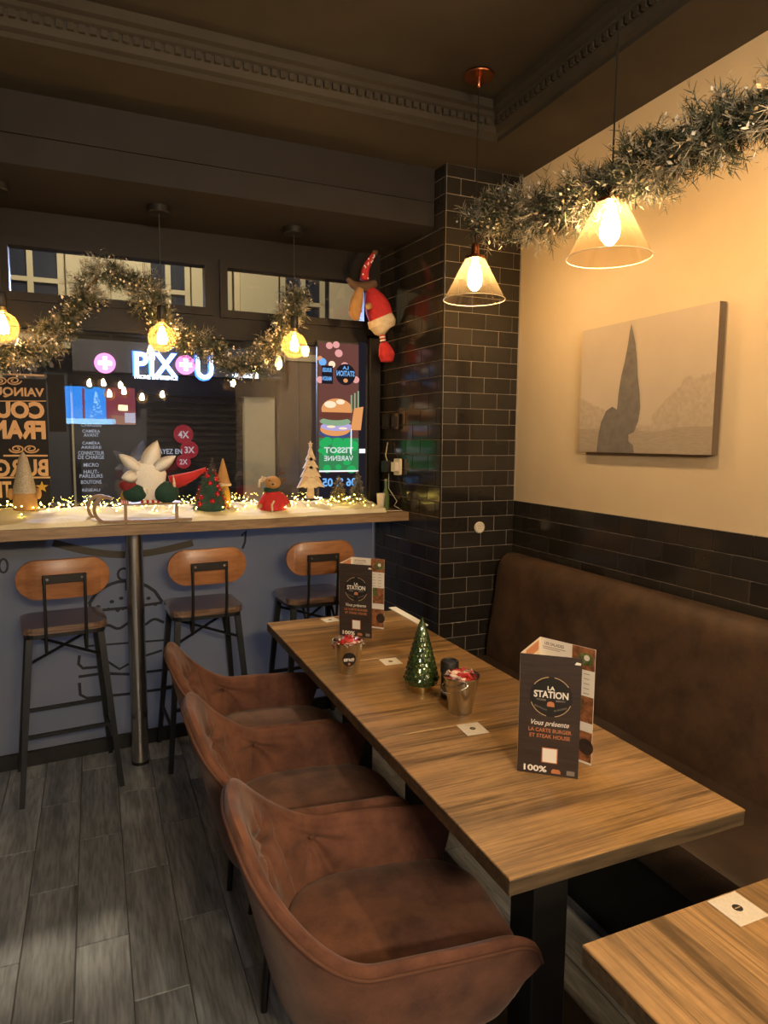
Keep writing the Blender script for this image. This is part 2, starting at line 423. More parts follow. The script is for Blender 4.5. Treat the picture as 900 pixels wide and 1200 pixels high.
emat('scr_onion', (.50, .42, .75), 0.56)
emat('scr_plate', (.06, .09, .22), 0.56)
emat('scr_green', (.03, .50, .13), 0.50)
emat('scr_green2', (.05, .28, .10), 0.50)
emat('scr_text', (.62, .72, .66), 0.62)
emat('scr_white', (.9, .95, 1), 0.74)
emat('tv_blue', (.05, .32, 1), 6)
emat('tv_light', (.35, .68, 1), 7)
emat('tv_red', (.30, .06, .07), 5)
emat('tv_brown', (.5, .22, .14), 4)
emat('tv_fire', (1, .75, .35), 14)
emat('tv_white', (.8, .75, .9), 4)

# ------------------------------------------------------------------ the setting
XW, YC, XC = 1.988, 2.9, 1.551                 # right wall, column front face, column front-left edge
LA = R(4.5)
def colface(y): return XC - math.tan(LA)*(y-YC)  # x of the column's left face
ZS = 2.842                                     # soffit
TOPT = 1.254                                   # top of the tiled dado
# floor
fl = struct(MB().box((-.2, .25, -.03), (4.6, 6.9, .05)).build('floor', 'grout_floor'), 'grey wood-look plank floor')
PW, PL = .1525, .6
plank_meshes = {}
rest = MB()
for c in range(-14, 14):
    x0 = -.1016 + c*PW; off = .32 if c % 2 == 0 else .04
    k = math.floor((-3.1-off)/PL)
    while off + k*PL < 3.55:
        y0, y1 = off+k*PL, off+(k+1)*PL; k += 1
        y0c, y1c = max(y0, -3.1), min(y1, 3.5+.084*(x0+.454) - .02)
        if y1c - y0c < .03 or x0 > 1.93 or x0 < -2.4: continue
        if -.95 < x0 < 1.45 and y1 > .9:
            key = (round(y0c-y0, 2), round(y1c-y0, 3))
            if key not in plank_meshes:
                plank_meshes[key] = MB().cbox(.0015, PW-.0015, y0c-y0+.0015, y1c-y0-.0015, -.008, 0, .0015).build('plank', 'floor_wood', fl)
                o = plank_meshes[key]
            else:
                o = plank_meshes[key].copy(); col.objects.link(o)
            o.location = (x0, y0, U(-.0008, .0006))
        else:
            rest.cbox(x0+.0015, x0+PW-.0015, y0c+.0015, y1c-.0015, -.008, 0, .0015)
ro = rest.build('far_planks', 'floor_wood', fl); ro['kind'] = 'stuff'

# walls
wr = struct(MB().box((XW+.06, .1, 1.9), (.12, 7.0, 3.8)).build('wall_right', 'plaster'), 'warm beige plastered wall above black tiles')
MB().box((XW-.0055, -.1, .6225), (.011, 6.0, 1.261)).build('tile_bed', 'grout', wr)
struct(MB().box((-2.46, .2, 1.6), (.1, 7.2, 3.4)).build('wall_left', 'dark_paint'), 'dark painted wall out of view')
struct(MB().box((-.2, -3.15, 1.6), (4.7, .1, 3.4)).build('wall_back', 'dark_paint'), 'dark painted wall behind the camera')
TPL, TPH = .1528, .0765
def tile(w, h):
    return MB().cbox(.0014, w-.0014, 0, .007, .0014, h-.0014, .0016)
tcache = {}
def put_tile(parent, w, h, loc, rz, inv):
    key = (round(w, 3), round(h, 3), parent.name)
    if key not in tcache:
        o = tile(w, h).build('tile', 'tile', parent); tcache[key] = o
    else:
        o = tcache[key].copy(); col.objects.link(o)
    o.location = inv @ Vector(loc); o.rotation_euler = (R(U(-.5, .5)), 0, rz + R(U(-.45, .45)))
    return o
I4 = Matrix.Identity(4)
# dado on the right wall: tiles run towards the camera from the corner; local x -> -y, outward -> -x
for r in range(5):
    z = TOPT - (r+1)*TPH; first = .152 if r % 2 == 0 else .077
    y = YC-.004
    wds = [first]
    while y > .35:
        w = wds.pop() if wds else TPL
        if y - w < 2.9:
            # rotation -90deg about z : local x -> -y ; local y(thickness) -> +x, so start behind the face
            put_tile(wr, w, TPH, (XW-.015, y, z), R(-90), I4)
        y -= w
# column
colm = MB().prism([(XC+.0032, YC+.003), (XW+.05, YC+.003), (XW+.05, 3.9), (colface(3.9)+.0032, 3.9)], (0,0,0), (1,0,0), (0,1,0), (0,0,ZS)).build('wall_column', 'grout')
struct(colm, 'black tiled pillar between window and bench wall')
ro_ = (ZS - TOPT)/TPH
for r in range(-17, 21):
    z = TOPT + r*TPH; h = min(TPH, ZS - z)
    if h < .01: continue
    odd = (r % 2 == 0)
    # front face
    x = XC + .007
    first = TPL if odd else TPL/2
    w = first
    while x < XW-.012:
        ww = min(w, XW-.008-x)
        if ww > .012: put_tile(colm, ww, h, (x, YC, z), 0, I4)
        x += w; w = TPL
    # left face: starts at the front edge and runs back to the window
    d = .008; w = TPL*.75 if odd else TPL*.25
    ux, uy = -math.sin(LA), math.cos(LA)
    lim = .70 if z < 2.56 else .12
    while d < lim:
        ww = min(w, lim-d)
        if ww > .012:
            # local x runs from back to front so that the outside (-local y) faces -x
            e = d + ww
            put_tile(colm, ww, h, (XC + ux*e, YC + uy*e, z), R(-90)+LA, I4)
        d += w; w = TPL
MB().tube([(XC+.003, YC+.003, .3), (XC+.003, YC+.003, ZS)], .0035, 6).build('edge_trim', 'gun_metal', colm)

# ceiling: recessed centre field, cornice, soffit and the dropped bulkhead over the window bar
CX, CY, ZT = 1.665, 2.635, 2.975
ce = struct(MB().box((-.4, -.25, ZT+.03), (4.4, 6.2, .06)).build('ceiling', 'ceiling_paint'), 'dark painted ceiling with moulded cornice')
b = MB(); b.box(((CX+XW)/2, -.1, ZS+.08), (XW-CX, 6.2, .16)); b.box(((CX-2.4)/2, (CY+3.0)/2, ZS+.08), (CX+2.4, 3.0-CY, .16))
b.build('soffit', 'ceiling_paint', ce)
prof = [(0,0),(-.012,0),(-.012,.018),(-.030,.026),(-.040,.046),(-.046,.070),(-.060,.078),(-.060,.094),(-.080,.100),(-.080,.133),(0,.133)]
def cornice():
    b = MB(); n = len(prof)
    v = []
    for (x, y) in ((-2.4, None), (CX, CY), (None, -3.0)):
        for d, h in prof:
            if x == -2.4: v.append((-2.4, CY+d, ZS+h))
            elif y == CY: v.append((CX+d, CY+d, ZS+h))
            else: v.append((CX+d, -3.0, ZS+h))
    f = []
    for s in range(2):
        for k in range(n-1): f.append((s*n+k, s*n+k+1, (s+1)*n+k+1, (s+1)*n+k))
    return b.add(v, f)
struct(cornice().build('trim_1', 'ceiling_paint'), 'moulded cornice around the recessed ceiling')
dn = MB()
x = -2.3
while x < CX-.08: dn.box((x, CY-.052, ZS+.056), (.020, .014, .022)); x += .034
y = 2.55
while y > -2.5: dn.box((CX-.052, y, ZS+.056), (.014, .020, .022)); y -= .034
d_ = dn.build('dentils', 'ceiling_paint', bpy.data.objects['trim_1']); d_['kind'] = 'stuff'
bk = struct(MB().box((-.47, 3.375, 2.779), (4.02, .77, .402)).build('ceiling_bulkhead', 'beam_paint'), 'dropped dark ceiling over the window bar')
MB().box((-.47, 2.985, 2.69), (4.0, .012, .008)).build('bead', 'beam_paint', bk)

# window wall: header, transoms, main frame
FY0, FY1 = 3.555, 3.64
wall = MB()
wall.box((-.46, 3.6, 2.515), (3.92, .09, .15))                    # header
wall.box((-.46, 3.6, 2.13), (3.92, .09, .10))                     # rail between transoms and shop window
for x0, x1 in ((-.47, -.36), (.575, .615), (1.43, 1.50)): wall.box(((x0+x1)/2, 3.6, 2.31), (x1-x0, .09, .26))
wall.box((1.462, 3.6, 1.66), (.075, .09, .95))
struct(wall.build('wall_window', 'frame_paint'), 'dark brown timber shopfront framing')
def frame(x0, x1, z0, z1, w, y0, y1):
    b = MB(); b.box(((x0+x1)/2, (y0+y1)/2, z1-w/2), (x1-x0, y1-y0, w)); b.box(((x0+x1)/2, (y0+y1)/2, z0+w/2), (x1-x0, y1-y0, w))
    b.box((x0+w/2, (y0+y1)/2, (z0+z1)/2), (w, y1-y0, z1-z0-2*w)); b.box((x1-w/2, (y0+y1)/2, (z0+z1)/2), (w, y1-y0, z1-z0-2*w)); return b
def window(n, x0, x1, z0, z1, w, lab):
    t = bpy.data.objects.new('window_%d' % n, None); col.objects.link(t); struct(t, lab)
    t.location = ((x0+x1)/2, 3.6, z0)
    frame(x0, x1, z0, z1, w, 3.535, 3.61).build('window_frame', 'frame_paint', t, world=True)
    MB().box(((x0+x1)/2, 3.59, (z0+z1)/2), (x1-x0-2*w+.004, .004, z1-z0-2*w+.004)).build('pane', 'pane', t, world=True)
    return t
window(1, -.362, .578, 2.175, 2.455, .038, 'left transom window above the bar')
window(2, .615, 1.435, 2.17, 2.455, .038, 'right transom window above the bar')
window(4, -1.40, -.47, 2.175, 2.455, .038, 'transom window beyond the left edge')
wn = bpy.data.objects.new('window_3', None); col.objects.link(wn); struct(wn, 'large shop window behind the decorated bar'); wn.location = (.2, 3.6, 1.18)
frame(-2.4, 1.425, 1.14, 2.085, .02, 3.56, 3.62).build('window_frame', 'frame_paint', wn, world=True)
MB().box((-.49, 3.59, 1.61), (3.80, .005, .92)).build('pane', 'pane', wn, world=True)
wn2 = MB().cbox(1.418, 1.486, 3.50, 3.60, 1.17, 2.12, .006).build('trim_2', 'frame_paint'); struct(wn2, 'dark window jamb beside the pillar')
# lower glazing covered with printed film, turned 4.6 degrees
A0 = Vector((-2.4, 3.468+.084*(-2.4+.454), 0)); A1 = Vector((1.492, 3.468+.084*(1.492+.454), 0))
dA = (A1-A0).normalized(); nA = Vector((dA.y, -dA.x, 0)); LAW = (A1-A0).length
lw = bpy.data.objects.new('wall_bar', None); col.objects.link(lw); lw.location = A0; struct(lw, 'low blue-grey filmed glazing under the bar')
MB().prism([(0,.07),(LAW,.07),(LAW,1.13),(0,1.13)], A0, dA, (0,0,1), -nA*.012).build('film_panel', 'blue_film', lw, world=True)
MB().prism([(0,0),(LAW,0),(LAW,.07),(0,.07)], A0+nA*.02, dA, (0,0,1), -nA*.05).build('kick_rail', 'black', lw, world=True)
# burger drawing on the film
def onfilm(px, py):
    d = ray(px, py); o = Vector((0,0,CAM_H)); t = (A0-o).dot(nA)/d.dot(nA); p = o + d*t + nA*.0015; return ((p-A0).dot(dA), p.z)
def stroke(pts, w, mat='film_line', nm='drawing_line'):
    q = [Vector(onfilm(*p)) for p in pts]; L_ = []; R_ = []
    for i, p in enumerate(q):
        t = (q[min(i+1, len(q)-1)] - q[max(i-1, 0)]); t.normalize(); n = Vector((-t.y, t.x))*w/2; L_.append(p+n); R_.append(p-n)
    b = MB(); n = len(q); v = [A0 + dA*p.x + Vector((0,0,p.y)) + nA*.0018 for p in L_+R_]
    b.add(v, [(i, i+1, n+i+1, n+i) for i in range(n-1)]); return b.build(nm, mat, lw, world=True)
stroke([(104+8*math.cos(a)*0+k*8.6, 708-26*math.sin(math.pi*k/10)**.6-.25*k*8.6*.12) for k, a in ((i, 0) for i in range(11))], .016)
stroke([(105,708),(108,716),(150,712),(190,706)], .014)
for i, (x, y) in enumerate([(115,713),(127,716),(131,707),(142,703),(144,715),(160,700),(174,703),(182,710),(138,717)]):
    u, z = onfilm(x, y-2); MB().flat(disc(.011, 12, .009), A0+dA*u+Vector((0,0,z))+nA*.0019, dA, (0,0,1)).build('drawing_dot', 'film_line', lw, world=True)
stroke([(104+i*4, 738+3*math.sin(i*.9)-i*.5) for i in range(23)], .014)
stroke([(103+i*4.5, 757-i*.35) for i in range(22)], .010)
stroke([(118,770),(140,784),(165,770),(190,762)], .012)
stroke([(93,768),(92,778),(97,783),(120,781)], .014)
stroke([(92,793),(120,789),(150,790),(200,784)], .014)
stroke([(93,800),(94,814),(102,818),(150,813),(200,806)], .014)
stroke([(145+7*math.cos(a), 673+7*math.sin(a)) for a in [k*math.pi/6 for k in range(13)]], .012)
stroke([(148,680),(148,692)], .012)
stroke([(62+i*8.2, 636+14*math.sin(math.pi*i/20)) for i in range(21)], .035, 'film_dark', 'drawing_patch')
stroke([(4+5*math.cos(a), 663+8*math.sin(a)) for a in [k*math.pi/6 for k in range(13)]], .010)
stroke([(283,628),(288,622),(287,635),(284,643)], .012)

# ------------------------------------------------------------------ street and shop opposite
YF = 8.4
struct(MB().box((0, 6.9, -.15), (14, 6.2, .1)).build('floor_street', 'road'), 'dark street paving outside')
def quad_px(b, px0, py0, px1, py1, Y, t=.03, dz=None):
    a = at(px0, py0, Y); c = at(px1, py1, Y); x0, x1 = sorted((a.x, c.x)); z0, z1 = sorted((a.z, c.z))
    return b.box(((x0+x1)/2, Y, (z0+z1)/2), (x1-x0, t, z1-z0))
fac = thing('facade', 'cream house front with tall windows across the street', 'building', (0, YF+.2, 0))
MB().box((.5, YF+.3, 4.2), (14, .3, 3.16)).build('wall', 'facade', fac, world=True)
MB().box((.5, YF+.2, 2.60), (14, .36, .09)).build('string_course', 'facade', fac, world=True)
MB().box((-2.5, YF+.3, 1.1), (3.2, .3, 3.0)).build('wall_base', 'facade', fac, world=True)
for x0, x1 in ((-.9, -.24), (.62, 1.12), (2.22, 2.80)):
    w = MB().box(((x0+x1)/2, YF+.13, 3.7), (x1-x0, .06, 1.9)).build('window', 'night_glass', fac, world=True)
    frame(x0, x1, 2.78, 4.6, .06, YF+.06, YF+.12).build('window_frame', 'shutter_paint', w)
    bpy.data.objects[w.name].children[0].matrix_parent_inverse = Matrix.Identity(4)
    bb = MB().box(((x0+x1)/2, YF+.08, 3.7), (.06, .05, 1.8)); bb.box(((x0+x1)/2, YF+.08, 3.28), (x1-x0, .04, .05)); bb.v = [Vector(p)-fac.location for p in bb.v]
    # children share the facade frame: shift the frame mesh into it
    ch = bpy.data.objects[w.name].children[0]
    for v in ch.data.vertices: v.co = v.co - fac.location
    bb.build('glazing_bar', 'shutter_paint', w)
for x0, x1 in ((-.22, .22), (.24, .60), (1.14, 1.62), (1.72, 2.2)):
    sh = MB().cbox(x0, x1, YF+.07, YF+.13, 2.72, 4.6, .008).build('shutter', 'shutter_paint', fac, world=True)
shop = thing('phone_shop', 'dark phone repair shop front with neon sign across the street', 'building', (0, YF, 0))
MB().box((1.15, YF+.35, 1.2), (4.3, .1, 2.8)).build('shop_glass', 'shop_dark', shop, world=True)
quad_px(MB(), 84, 398, 330, 446, YF+.05, .25).build('sign_board', 'shop_dark', shop, world=True)
quad_px(MB(), 72, 386, 330, 394, YF+.02, .3).build('sign_cornice', 'facade', shop, world=True)
quad_px(MB(), 82, 450, 92, 640, YF+.2, .12).build('pilaster', 'facade', shop, world=True)
quad_px(MB(), 285, 465, 322, 640, YF+.2, .12).build('pilaster', 'facade', shop, world=True)
quad_px(MB(), 325, 380, 380, 640, YF+.1, .12).build('door_panel', 'shop_brown', shop, world=True)
b = quad_px(MB(), 350, 400, 351, 640, YF+.03, .02); b.build('door_joint', 'shop_dark', shop, world=True)
y = 462
while y < 590:
    quad_px(MB(), 172, y, 284, y+5, YF+.26, .04).build('shutter_slat', 'frame_paint', shop, world=True); y += 7.4
# the neon sign
def spot(px, py, Y): return at(px, py, Y)
EX, EZ = Vector((1,0,0)), Vector((0,0,1))
ns = thing('neon_sign', 'glowing white and pink shop sign over the phone shop', 'sign', (at(160,442,YF-.15).x, YF-.15, at(160,442,YF-.15).z))
YN = YF-.12
def ndisc(px, py, rpx, mat, Y, nm, n=28):
    c = at(px, py, Y); r = (at(px+rpx, py, Y)-c).length; return MB().prism(disc(r, n), c, EX, EZ, (0,.03,0)).build(nm, mat, ns, world=True), c, r
_, c1, r1 = ndisc(123, 425.5, 12.5, 'neon_pink', YN, 'pink_disc')
def cross(c, r, nm='white_cross'):
    k = r*.62; w = r*.2
    MB().prism([(-w,-k),(w,-k),(w,-w),(k,-w),(k,w),(w,w),(w,k),(-w,k),(-w,w),(-k,w),(-k,-w),(-w,-w)], c-Vector((0,.02,0)), EX, EZ, (0,.015,0)).build(nm, 'neon_white', ns, world=True)
cross(c1, r1)
p0 = at(158, 439, YN); p1 = at(207, 413, YN)
text('letters', 'PIX', 'neon_white', ns, Vector((p0.x, YN, p0.z)), EX, EZ, p1.x-p0.x, p1.z-p0.z-.02, .02, center=False)
text('letter_halo', 'PIX', 'neon_blue', ns, Vector((p0.x-.02, YN+.03, p0.z-.015)), EX, EZ, p1.x-p0.x+.04, p1.z-p0.z+.01, .04, center=False)
_, c2, r2 = ndisc(217.5, 427.5, 11.5, 'neon_pink', YN, 'pink_disc'); cross(c2, r2)
p2 = at(230, 444, YN); p3 = at(252, 418, YN)
text('letters', 'U', 'neon_white', ns, Vector((p2.x, YN, p2.z)), EX, EZ, (p3.x-p2.x)*.9, p3.z-p2.z, .02, center=False)
text('letter_halo', 'U', 'neon_blue', ns, Vector((p2.x-.02, YN+.03, p2.z-.02)), EX, EZ, (p3.x-p2.x), p3.z-p2.z+.04, .05, center=False)
p4 = at(158, 443.5, YN); text('letters', 'PHONE EXPERIENCE', 'neon_white', ns, p4, EX, EZ, at(208,440,YN).x-p4.x, .045, .01, center=False)
p5 = at(272, 442, YN); text('letters', '• ACCESSOIRES', 'neon_white', ns, p5, EX, EZ, at(303,440,YN).x-p5.x, .055, .02, center=False)
# lists and price discs in the shop window
lst = [('CHÂSSIS', 500), ('CAMÉRA\nAVANT', 512), ('CAMÉRA\nARRIÈRE', 526), ('CONNECTEUR\nDE CHARGE', 538), ('MICRO', 547), ('HAUT-\nPARLEURS', 560), ('BOUTONS', 567), ('RÉSEAU', 576), ('CARTE', 585)]
YL = YF-.06
lb = thing('price_list', 'dark window list of phone repairs in white lettering', 'sign', at(107, 600, YL)); quad_px(MB(), 93, 494, 128, 640, YL, .02).build('board', 'shop_dark', lb, world=True)
for s, y in lst:
    ln = s.split('\n')
    for i, q in enumerate(ln):
        yy = y - (len(ln)-1-i)*5; a = at(107, yy, YL-.015); wpx = min(30, len(q)*3.1+2); w = at(107+wpx, yy, YL-.015).x - a.x
        text('lettering', q, 'lit_text', lb, a, EX, EZ, w, .042, .01)
pd = thing('payment_sticker', 'red round price stickers reading 4X 3X 2X', 'sticker', at(215, 550, YL))
for s, x, y, r in (('4X', 215, 509, 11.5), ('3X', 222, 527, 10.5), ('2X', 215, 541, 8.5)):
    c = at(x, y, YL+.02); rr = (at(x+r, y, YL+.02)-c).length
    MB().prism(disc(rr, 28), c, EX, EZ, (0,.01,0)).build('red_disc', 'lit_red', pd, world=True)
    text('lettering', s, 'lit_red_text', pd, c - Vector((0,.008,rr*.4)), EX, EZ, rr*1.1, rr*.75, .02)
a = at(198, 532, YL); text('lettering', 'PAYEZ EN', 'lit_text', pd, a, EX, EZ, .30, .06, .02)
rs = thing('round_lettering', 'reddish round letters on the cream shop fascia at left', 'sign', at(38, 440, YF+.1))
for px in (28, 48):
    c = at(px, 430, YF+.12); b = MB(); ring = disc(.13, 24); inner = disc(.09, 24)
    v = [c + EX*x + EZ*z for x, z in ring+inner]; b.add(v, [(i, (i+1)%24, 24+(i+1)%24, 24+i) for i in range(24 if px == 28 else 20)]); b.build('letter', 'shop_brown', rs, world=True)

# ------------------------------------------------------------------ lettering and poster on the window
YG = 3.583
dk = thing('window_lettering', 'mirrored tan lettering on dark film stuck to the shop window', 'sign', (-.4, YG, 1.2))
def gquad(x0, y0, x1, y1, Y): return quad_px(MB(), x0, y0, x1, y1, Y, .001)
gquad(-120, 438, 62, 640, YG).build('dark_film', 'vinyl_dark', dk, world=True)
gquad(55, 438, 78, 506, YG+.0005).build('dark_film', 'vinyl_dark', dk, world=True)
NX = Vector((-1,0,0))
def wtext(s, pxr, y0, y1, wpx, bold=.02):
    a = at(pxr, y1, YG-.002); tp = at(pxr, y0, YG-.002); w = a.x - at(pxr-wpx, y1, YG-.002).x
    text('lettering', s, 'vinyl_tan', dk, a, NX, EZ, w, tp.z-a.z, bold, center=False)
wtext('VAINQUEUR', 52, 455, 467, 90, .03)
wtext('COUPE DE', 52.5, 471, 491, 128, .05)
wtext('FRANCE', 54, 493, 515, 100, .05)
wtext('BURGER', 57, 538, 558, 92, .03)
wtext('TI', 14, 564, 583, 14, .03)
def wline(px0, y0, px1, y1, h=.008):
    a, c = at(px0, y0, YG-.002), at(px1, y1, YG-.002); d = c-a
    MB().add([a, c, c+EZ*h, a+EZ*h], [(0,1,2,3)]).build('rule', 'vinyl_tan', dk, world=True)
wline(-60, 437, 52, 441); wline(-60, 470.5, 54, 470.5, .004); wline(4, 535, 56, 535); wline(-60, 561, 59, 560.5); 
def swirl(cx, cy, s):
    for sg in (-1, 1):
        pts = []
        for k in range(40):
            a = k*.28; r = s*(1.0-k*.02); pts.append(at(cx + sg*(s*.9 + r*math.cos(a)), cy + .55*r*math.sin(a), YG-.003))
        MB().tube(pts, .0035, 5).build('flourish', 'vinyl_tan', dk, world=True)
swirl(28, 526, 9); swirl(8, 446, 9)
# backlit poster
YP = 3.53
ps = thing('lit_poster', 'narrow backlit burger poster with mirrored lettering beside the pillar', 'poster', at(400, 590, YP))
def pq(x0, y0, x1, y1, mat, nm, dy=0): return quad_px(MB(), x0, y0, x1, y1, YP-dy, .001).build(nm, mat, ps, world=True)
quad_px(MB(), 371, 399, 429, 600, YP+.012, .02).build('case', 'black', ps, world=True)
pq(373, 401, 420, 580, 'scr_brown', 'print'); pq(420, 401, 428, 580, 'scr_black', 'print')
def pell(cx, cy, rx, ry, mat, dy, nm='print', cut=None):
    c = at(cx, cy, YP-dy); w = at(cx+rx, cy, YP-dy).x-c.x; h = c.z-at(cx, cy+ry, YP-dy).z
    poly = disc(1, 28)
    if cut == 'top': poly = [(x, max(y, -.25)) for x, y in poly]
    MB().flat([(x*w, y*h) for x, y in poly], c, EX, EZ).build(nm, mat, ps, world=True)
for x, y, r, m in ((386,405,4,'scr_pink'),(394,404,4,'scr_pink'),(397,414,4.5,'scr_pink'),(378,424,4.5,'scr_blue'),(389,427,4,'scr_seed'),(404,429,4.5,'scr_pink'),(375,445,4,'scr_pink'),(417,445,4,'scr_pink'),(375,420,3,'scr_bun')): pell(x, y, r, r, m, .002)
pq(377, 428, 390, 450, 'scr_black', 'print', .003)
pell(405, 439, 11.5, 12.5, 'scr_black', .003)
def ptext(s, cx, y1, wpx, hpx, mat='scr_blue', bold=.03, dy=.005):
    a = at(cx, y1, YP-dy); w = at(cx+wpx/2, y1, YP-dy).x - at(cx-wpx/2, y1, YP-dy).x; h = at(cx, y1-hpx, YP-dy).z - a.z
    text('lettering', s, mat, ps, a, NX, EZ, w, h, bold)
ptext('LA', 405, 433, 7, 4); ptext('STATION', 405, 441, 21, 6.5); pell(405, 446, 2.6, 2.4, 'scr_bun', .005)
ptext('BURGER', 383, 436, 11, 5); ptext('MAISON', 383, 446, 11, 5)
pell(394, 508, 20, 6, 'scr_plate', .003); pell(393, 503, 17.5, 8, 'scr_bun', .004); pell(395, 500, 19, 5, 'scr_onion', .005); pell(393, 494, 18, 5, 'scr_lettuce', .006)
pell(393, 487, 18.5, 5.5, 'scr_patty', .007); pell(395, 480, 18, 13, 'scr_bun', .008, cut='top'); pell(387, 474, 7, 4, 'scr_seed', .009); pell(399, 471, 5, 3, 'scr_seed', .009)
pell(388, 500, 5, 1.5, 'scr_seed', .009); pell(402, 502, 5, 1.3, 'scr_seed', .009)
MB().prism([(0,0),(.06,.0),(.075,.13),(.02,.12)], at(411,504,YP-.009), EX, EZ, (0,.001,0)).build('print', 'scr_bun', ps, world=True)
for x in (411, 415, 419): pq(x, 463-(x-411)*.6, x+1.6, 482, 'scr_lettuce', 'print', .008)
pq(374, 513, 420, 552, 'scr_green2', 'print', .003)
for k in range(26): pell(375+U(0,43), 516+U(0,34) if k > 12 else 516+U(0,8), U(3,6), U(2.5,5), 'scr_green', .0035+.0001*k)
ptext('TISSOT', 397, 531, 34, 7, 'scr_text', .03, .008); ptext('VARENNE', 397, 540, 34, 6, 'scr_text', .02, .008)
pq(374, 551.5, 420, 552.6, 'scr_white', 'print', .008); pq(411, 503, 412, 533, 'scr_white', 'print', .009)
pq(374, 554, 428, 582, 'scr_black', 'print', .003); ptext('06 % 05', 398, 570, 40, 10, 'scr_blue', .03, .006)
pq(421, 526, 428, 531, 'scr_white', 'print', .004); pq(422, 470, 428, 520, 'scr_black', 'print', .002)

# ------------------------------------------------------------------ bar counter
bt = thing('bar_counter', 'long oak bar shelf along the window on a steel post', 'bar', (.158, 3.307, 0))
xl = -2.0
ytop = lambda x: 3.206 + math.tan(R(3.9))*(x-1.527)
MB().prism([(xl, ytop(xl)), (1.527, ytop(1.527)), (colface(3.56)-.004, 3.56), (xl, 3.50)], (0,0,SW-.045), (1,0,0), (0,1,0), (0,0,.045)).build('worktop', 'bar_wood', bt, world=True)
MB().lathe([(.0385,.0),(.0385,SW-.045)], 32, (.158, 3.307, 0)).build('post', 'pole_steel', bt, smooth='a', world=True)
MB().lathe([(.041,.0),(.041,.012),(.0386,.014)], 32, (.158, 3.307, 0)).build('foot_ring', 'black', bt, smooth='a', world=True)

# snow cloth
from mathutils import noise as mnoise
cs = lambda x, y, k=1: mnoise.noise(Vector((x*k, y*k, 3.1)))
def snow_z(x, y):
    f = max(0, min(1, (y - ytop(x))/.30))
    return SW + .004 + .026*f**1.1 + (.010+.018*f)*(.5+.5*cs(x, y*1.4, 7)) + .010*(.5+.5*cs(x+9, y, 19))
def snow_fn(u, v):
    x = -1.9 + u*(1.40+1.9); yf = ytop(x) + .012 + .018*cs(x, 0, 6) - (.02 if .50 < x < .95 else 0)
    yb = 3.53; y = yf + (yb-yf)*v
    if v == 0: return (x, yf-.002, SW-.004 + .012*cs(x, 5, 5)*0 + .006)
    return (x, y, snow_z(x, y) + (-.01 if v < .06 else 0))
o = MB().grid(snow_fn, 220, 30).build('snow_cloth', 'snow', None, smooth=True); tag(o, 'white fleece snow cloth spread along the bar', 'cloth')
# fairy lights
fl_ = thing('fairy_lights', 'warm yellow fairy light string tangled on the snow cloth', 'string lights', (.2, 3.4, SW+.03))
wire = []; x = -1.2; bulbs = MB()
octv = [(1,0,0),(-1,0,0),(0,1,0),(0,-1,0),(0,0,1),(0,0,-1)]; octf = [(0,2,4),(2,1,4),(1,3,4),(3,0,4),(2,0,5),(1,2,5),(3,1,5),(0,3,5)]
for k in range(300):
    x = -1.2 + 2.58*k/300 + U(-.03, .03); y = U(3.36, 3.52) if k % 4 else U(3.24, 3.4)
    y = max(y, ytop(x)+.05); z = snow_z(x, y) + U(.002, .030); wire.append((x, y, z))
    r = U(.0024, .0036); bulbs.add([Vector((x,y,z+.004))+Vector(q)*r for q in octv], octf)
MB().tube(wire, .0011, 4).build('wire', 'brass', fl_, world=True)
o = bulbs.build('light_beads', 'fairy', fl_, world=True); o['kind'] = 'stuff'

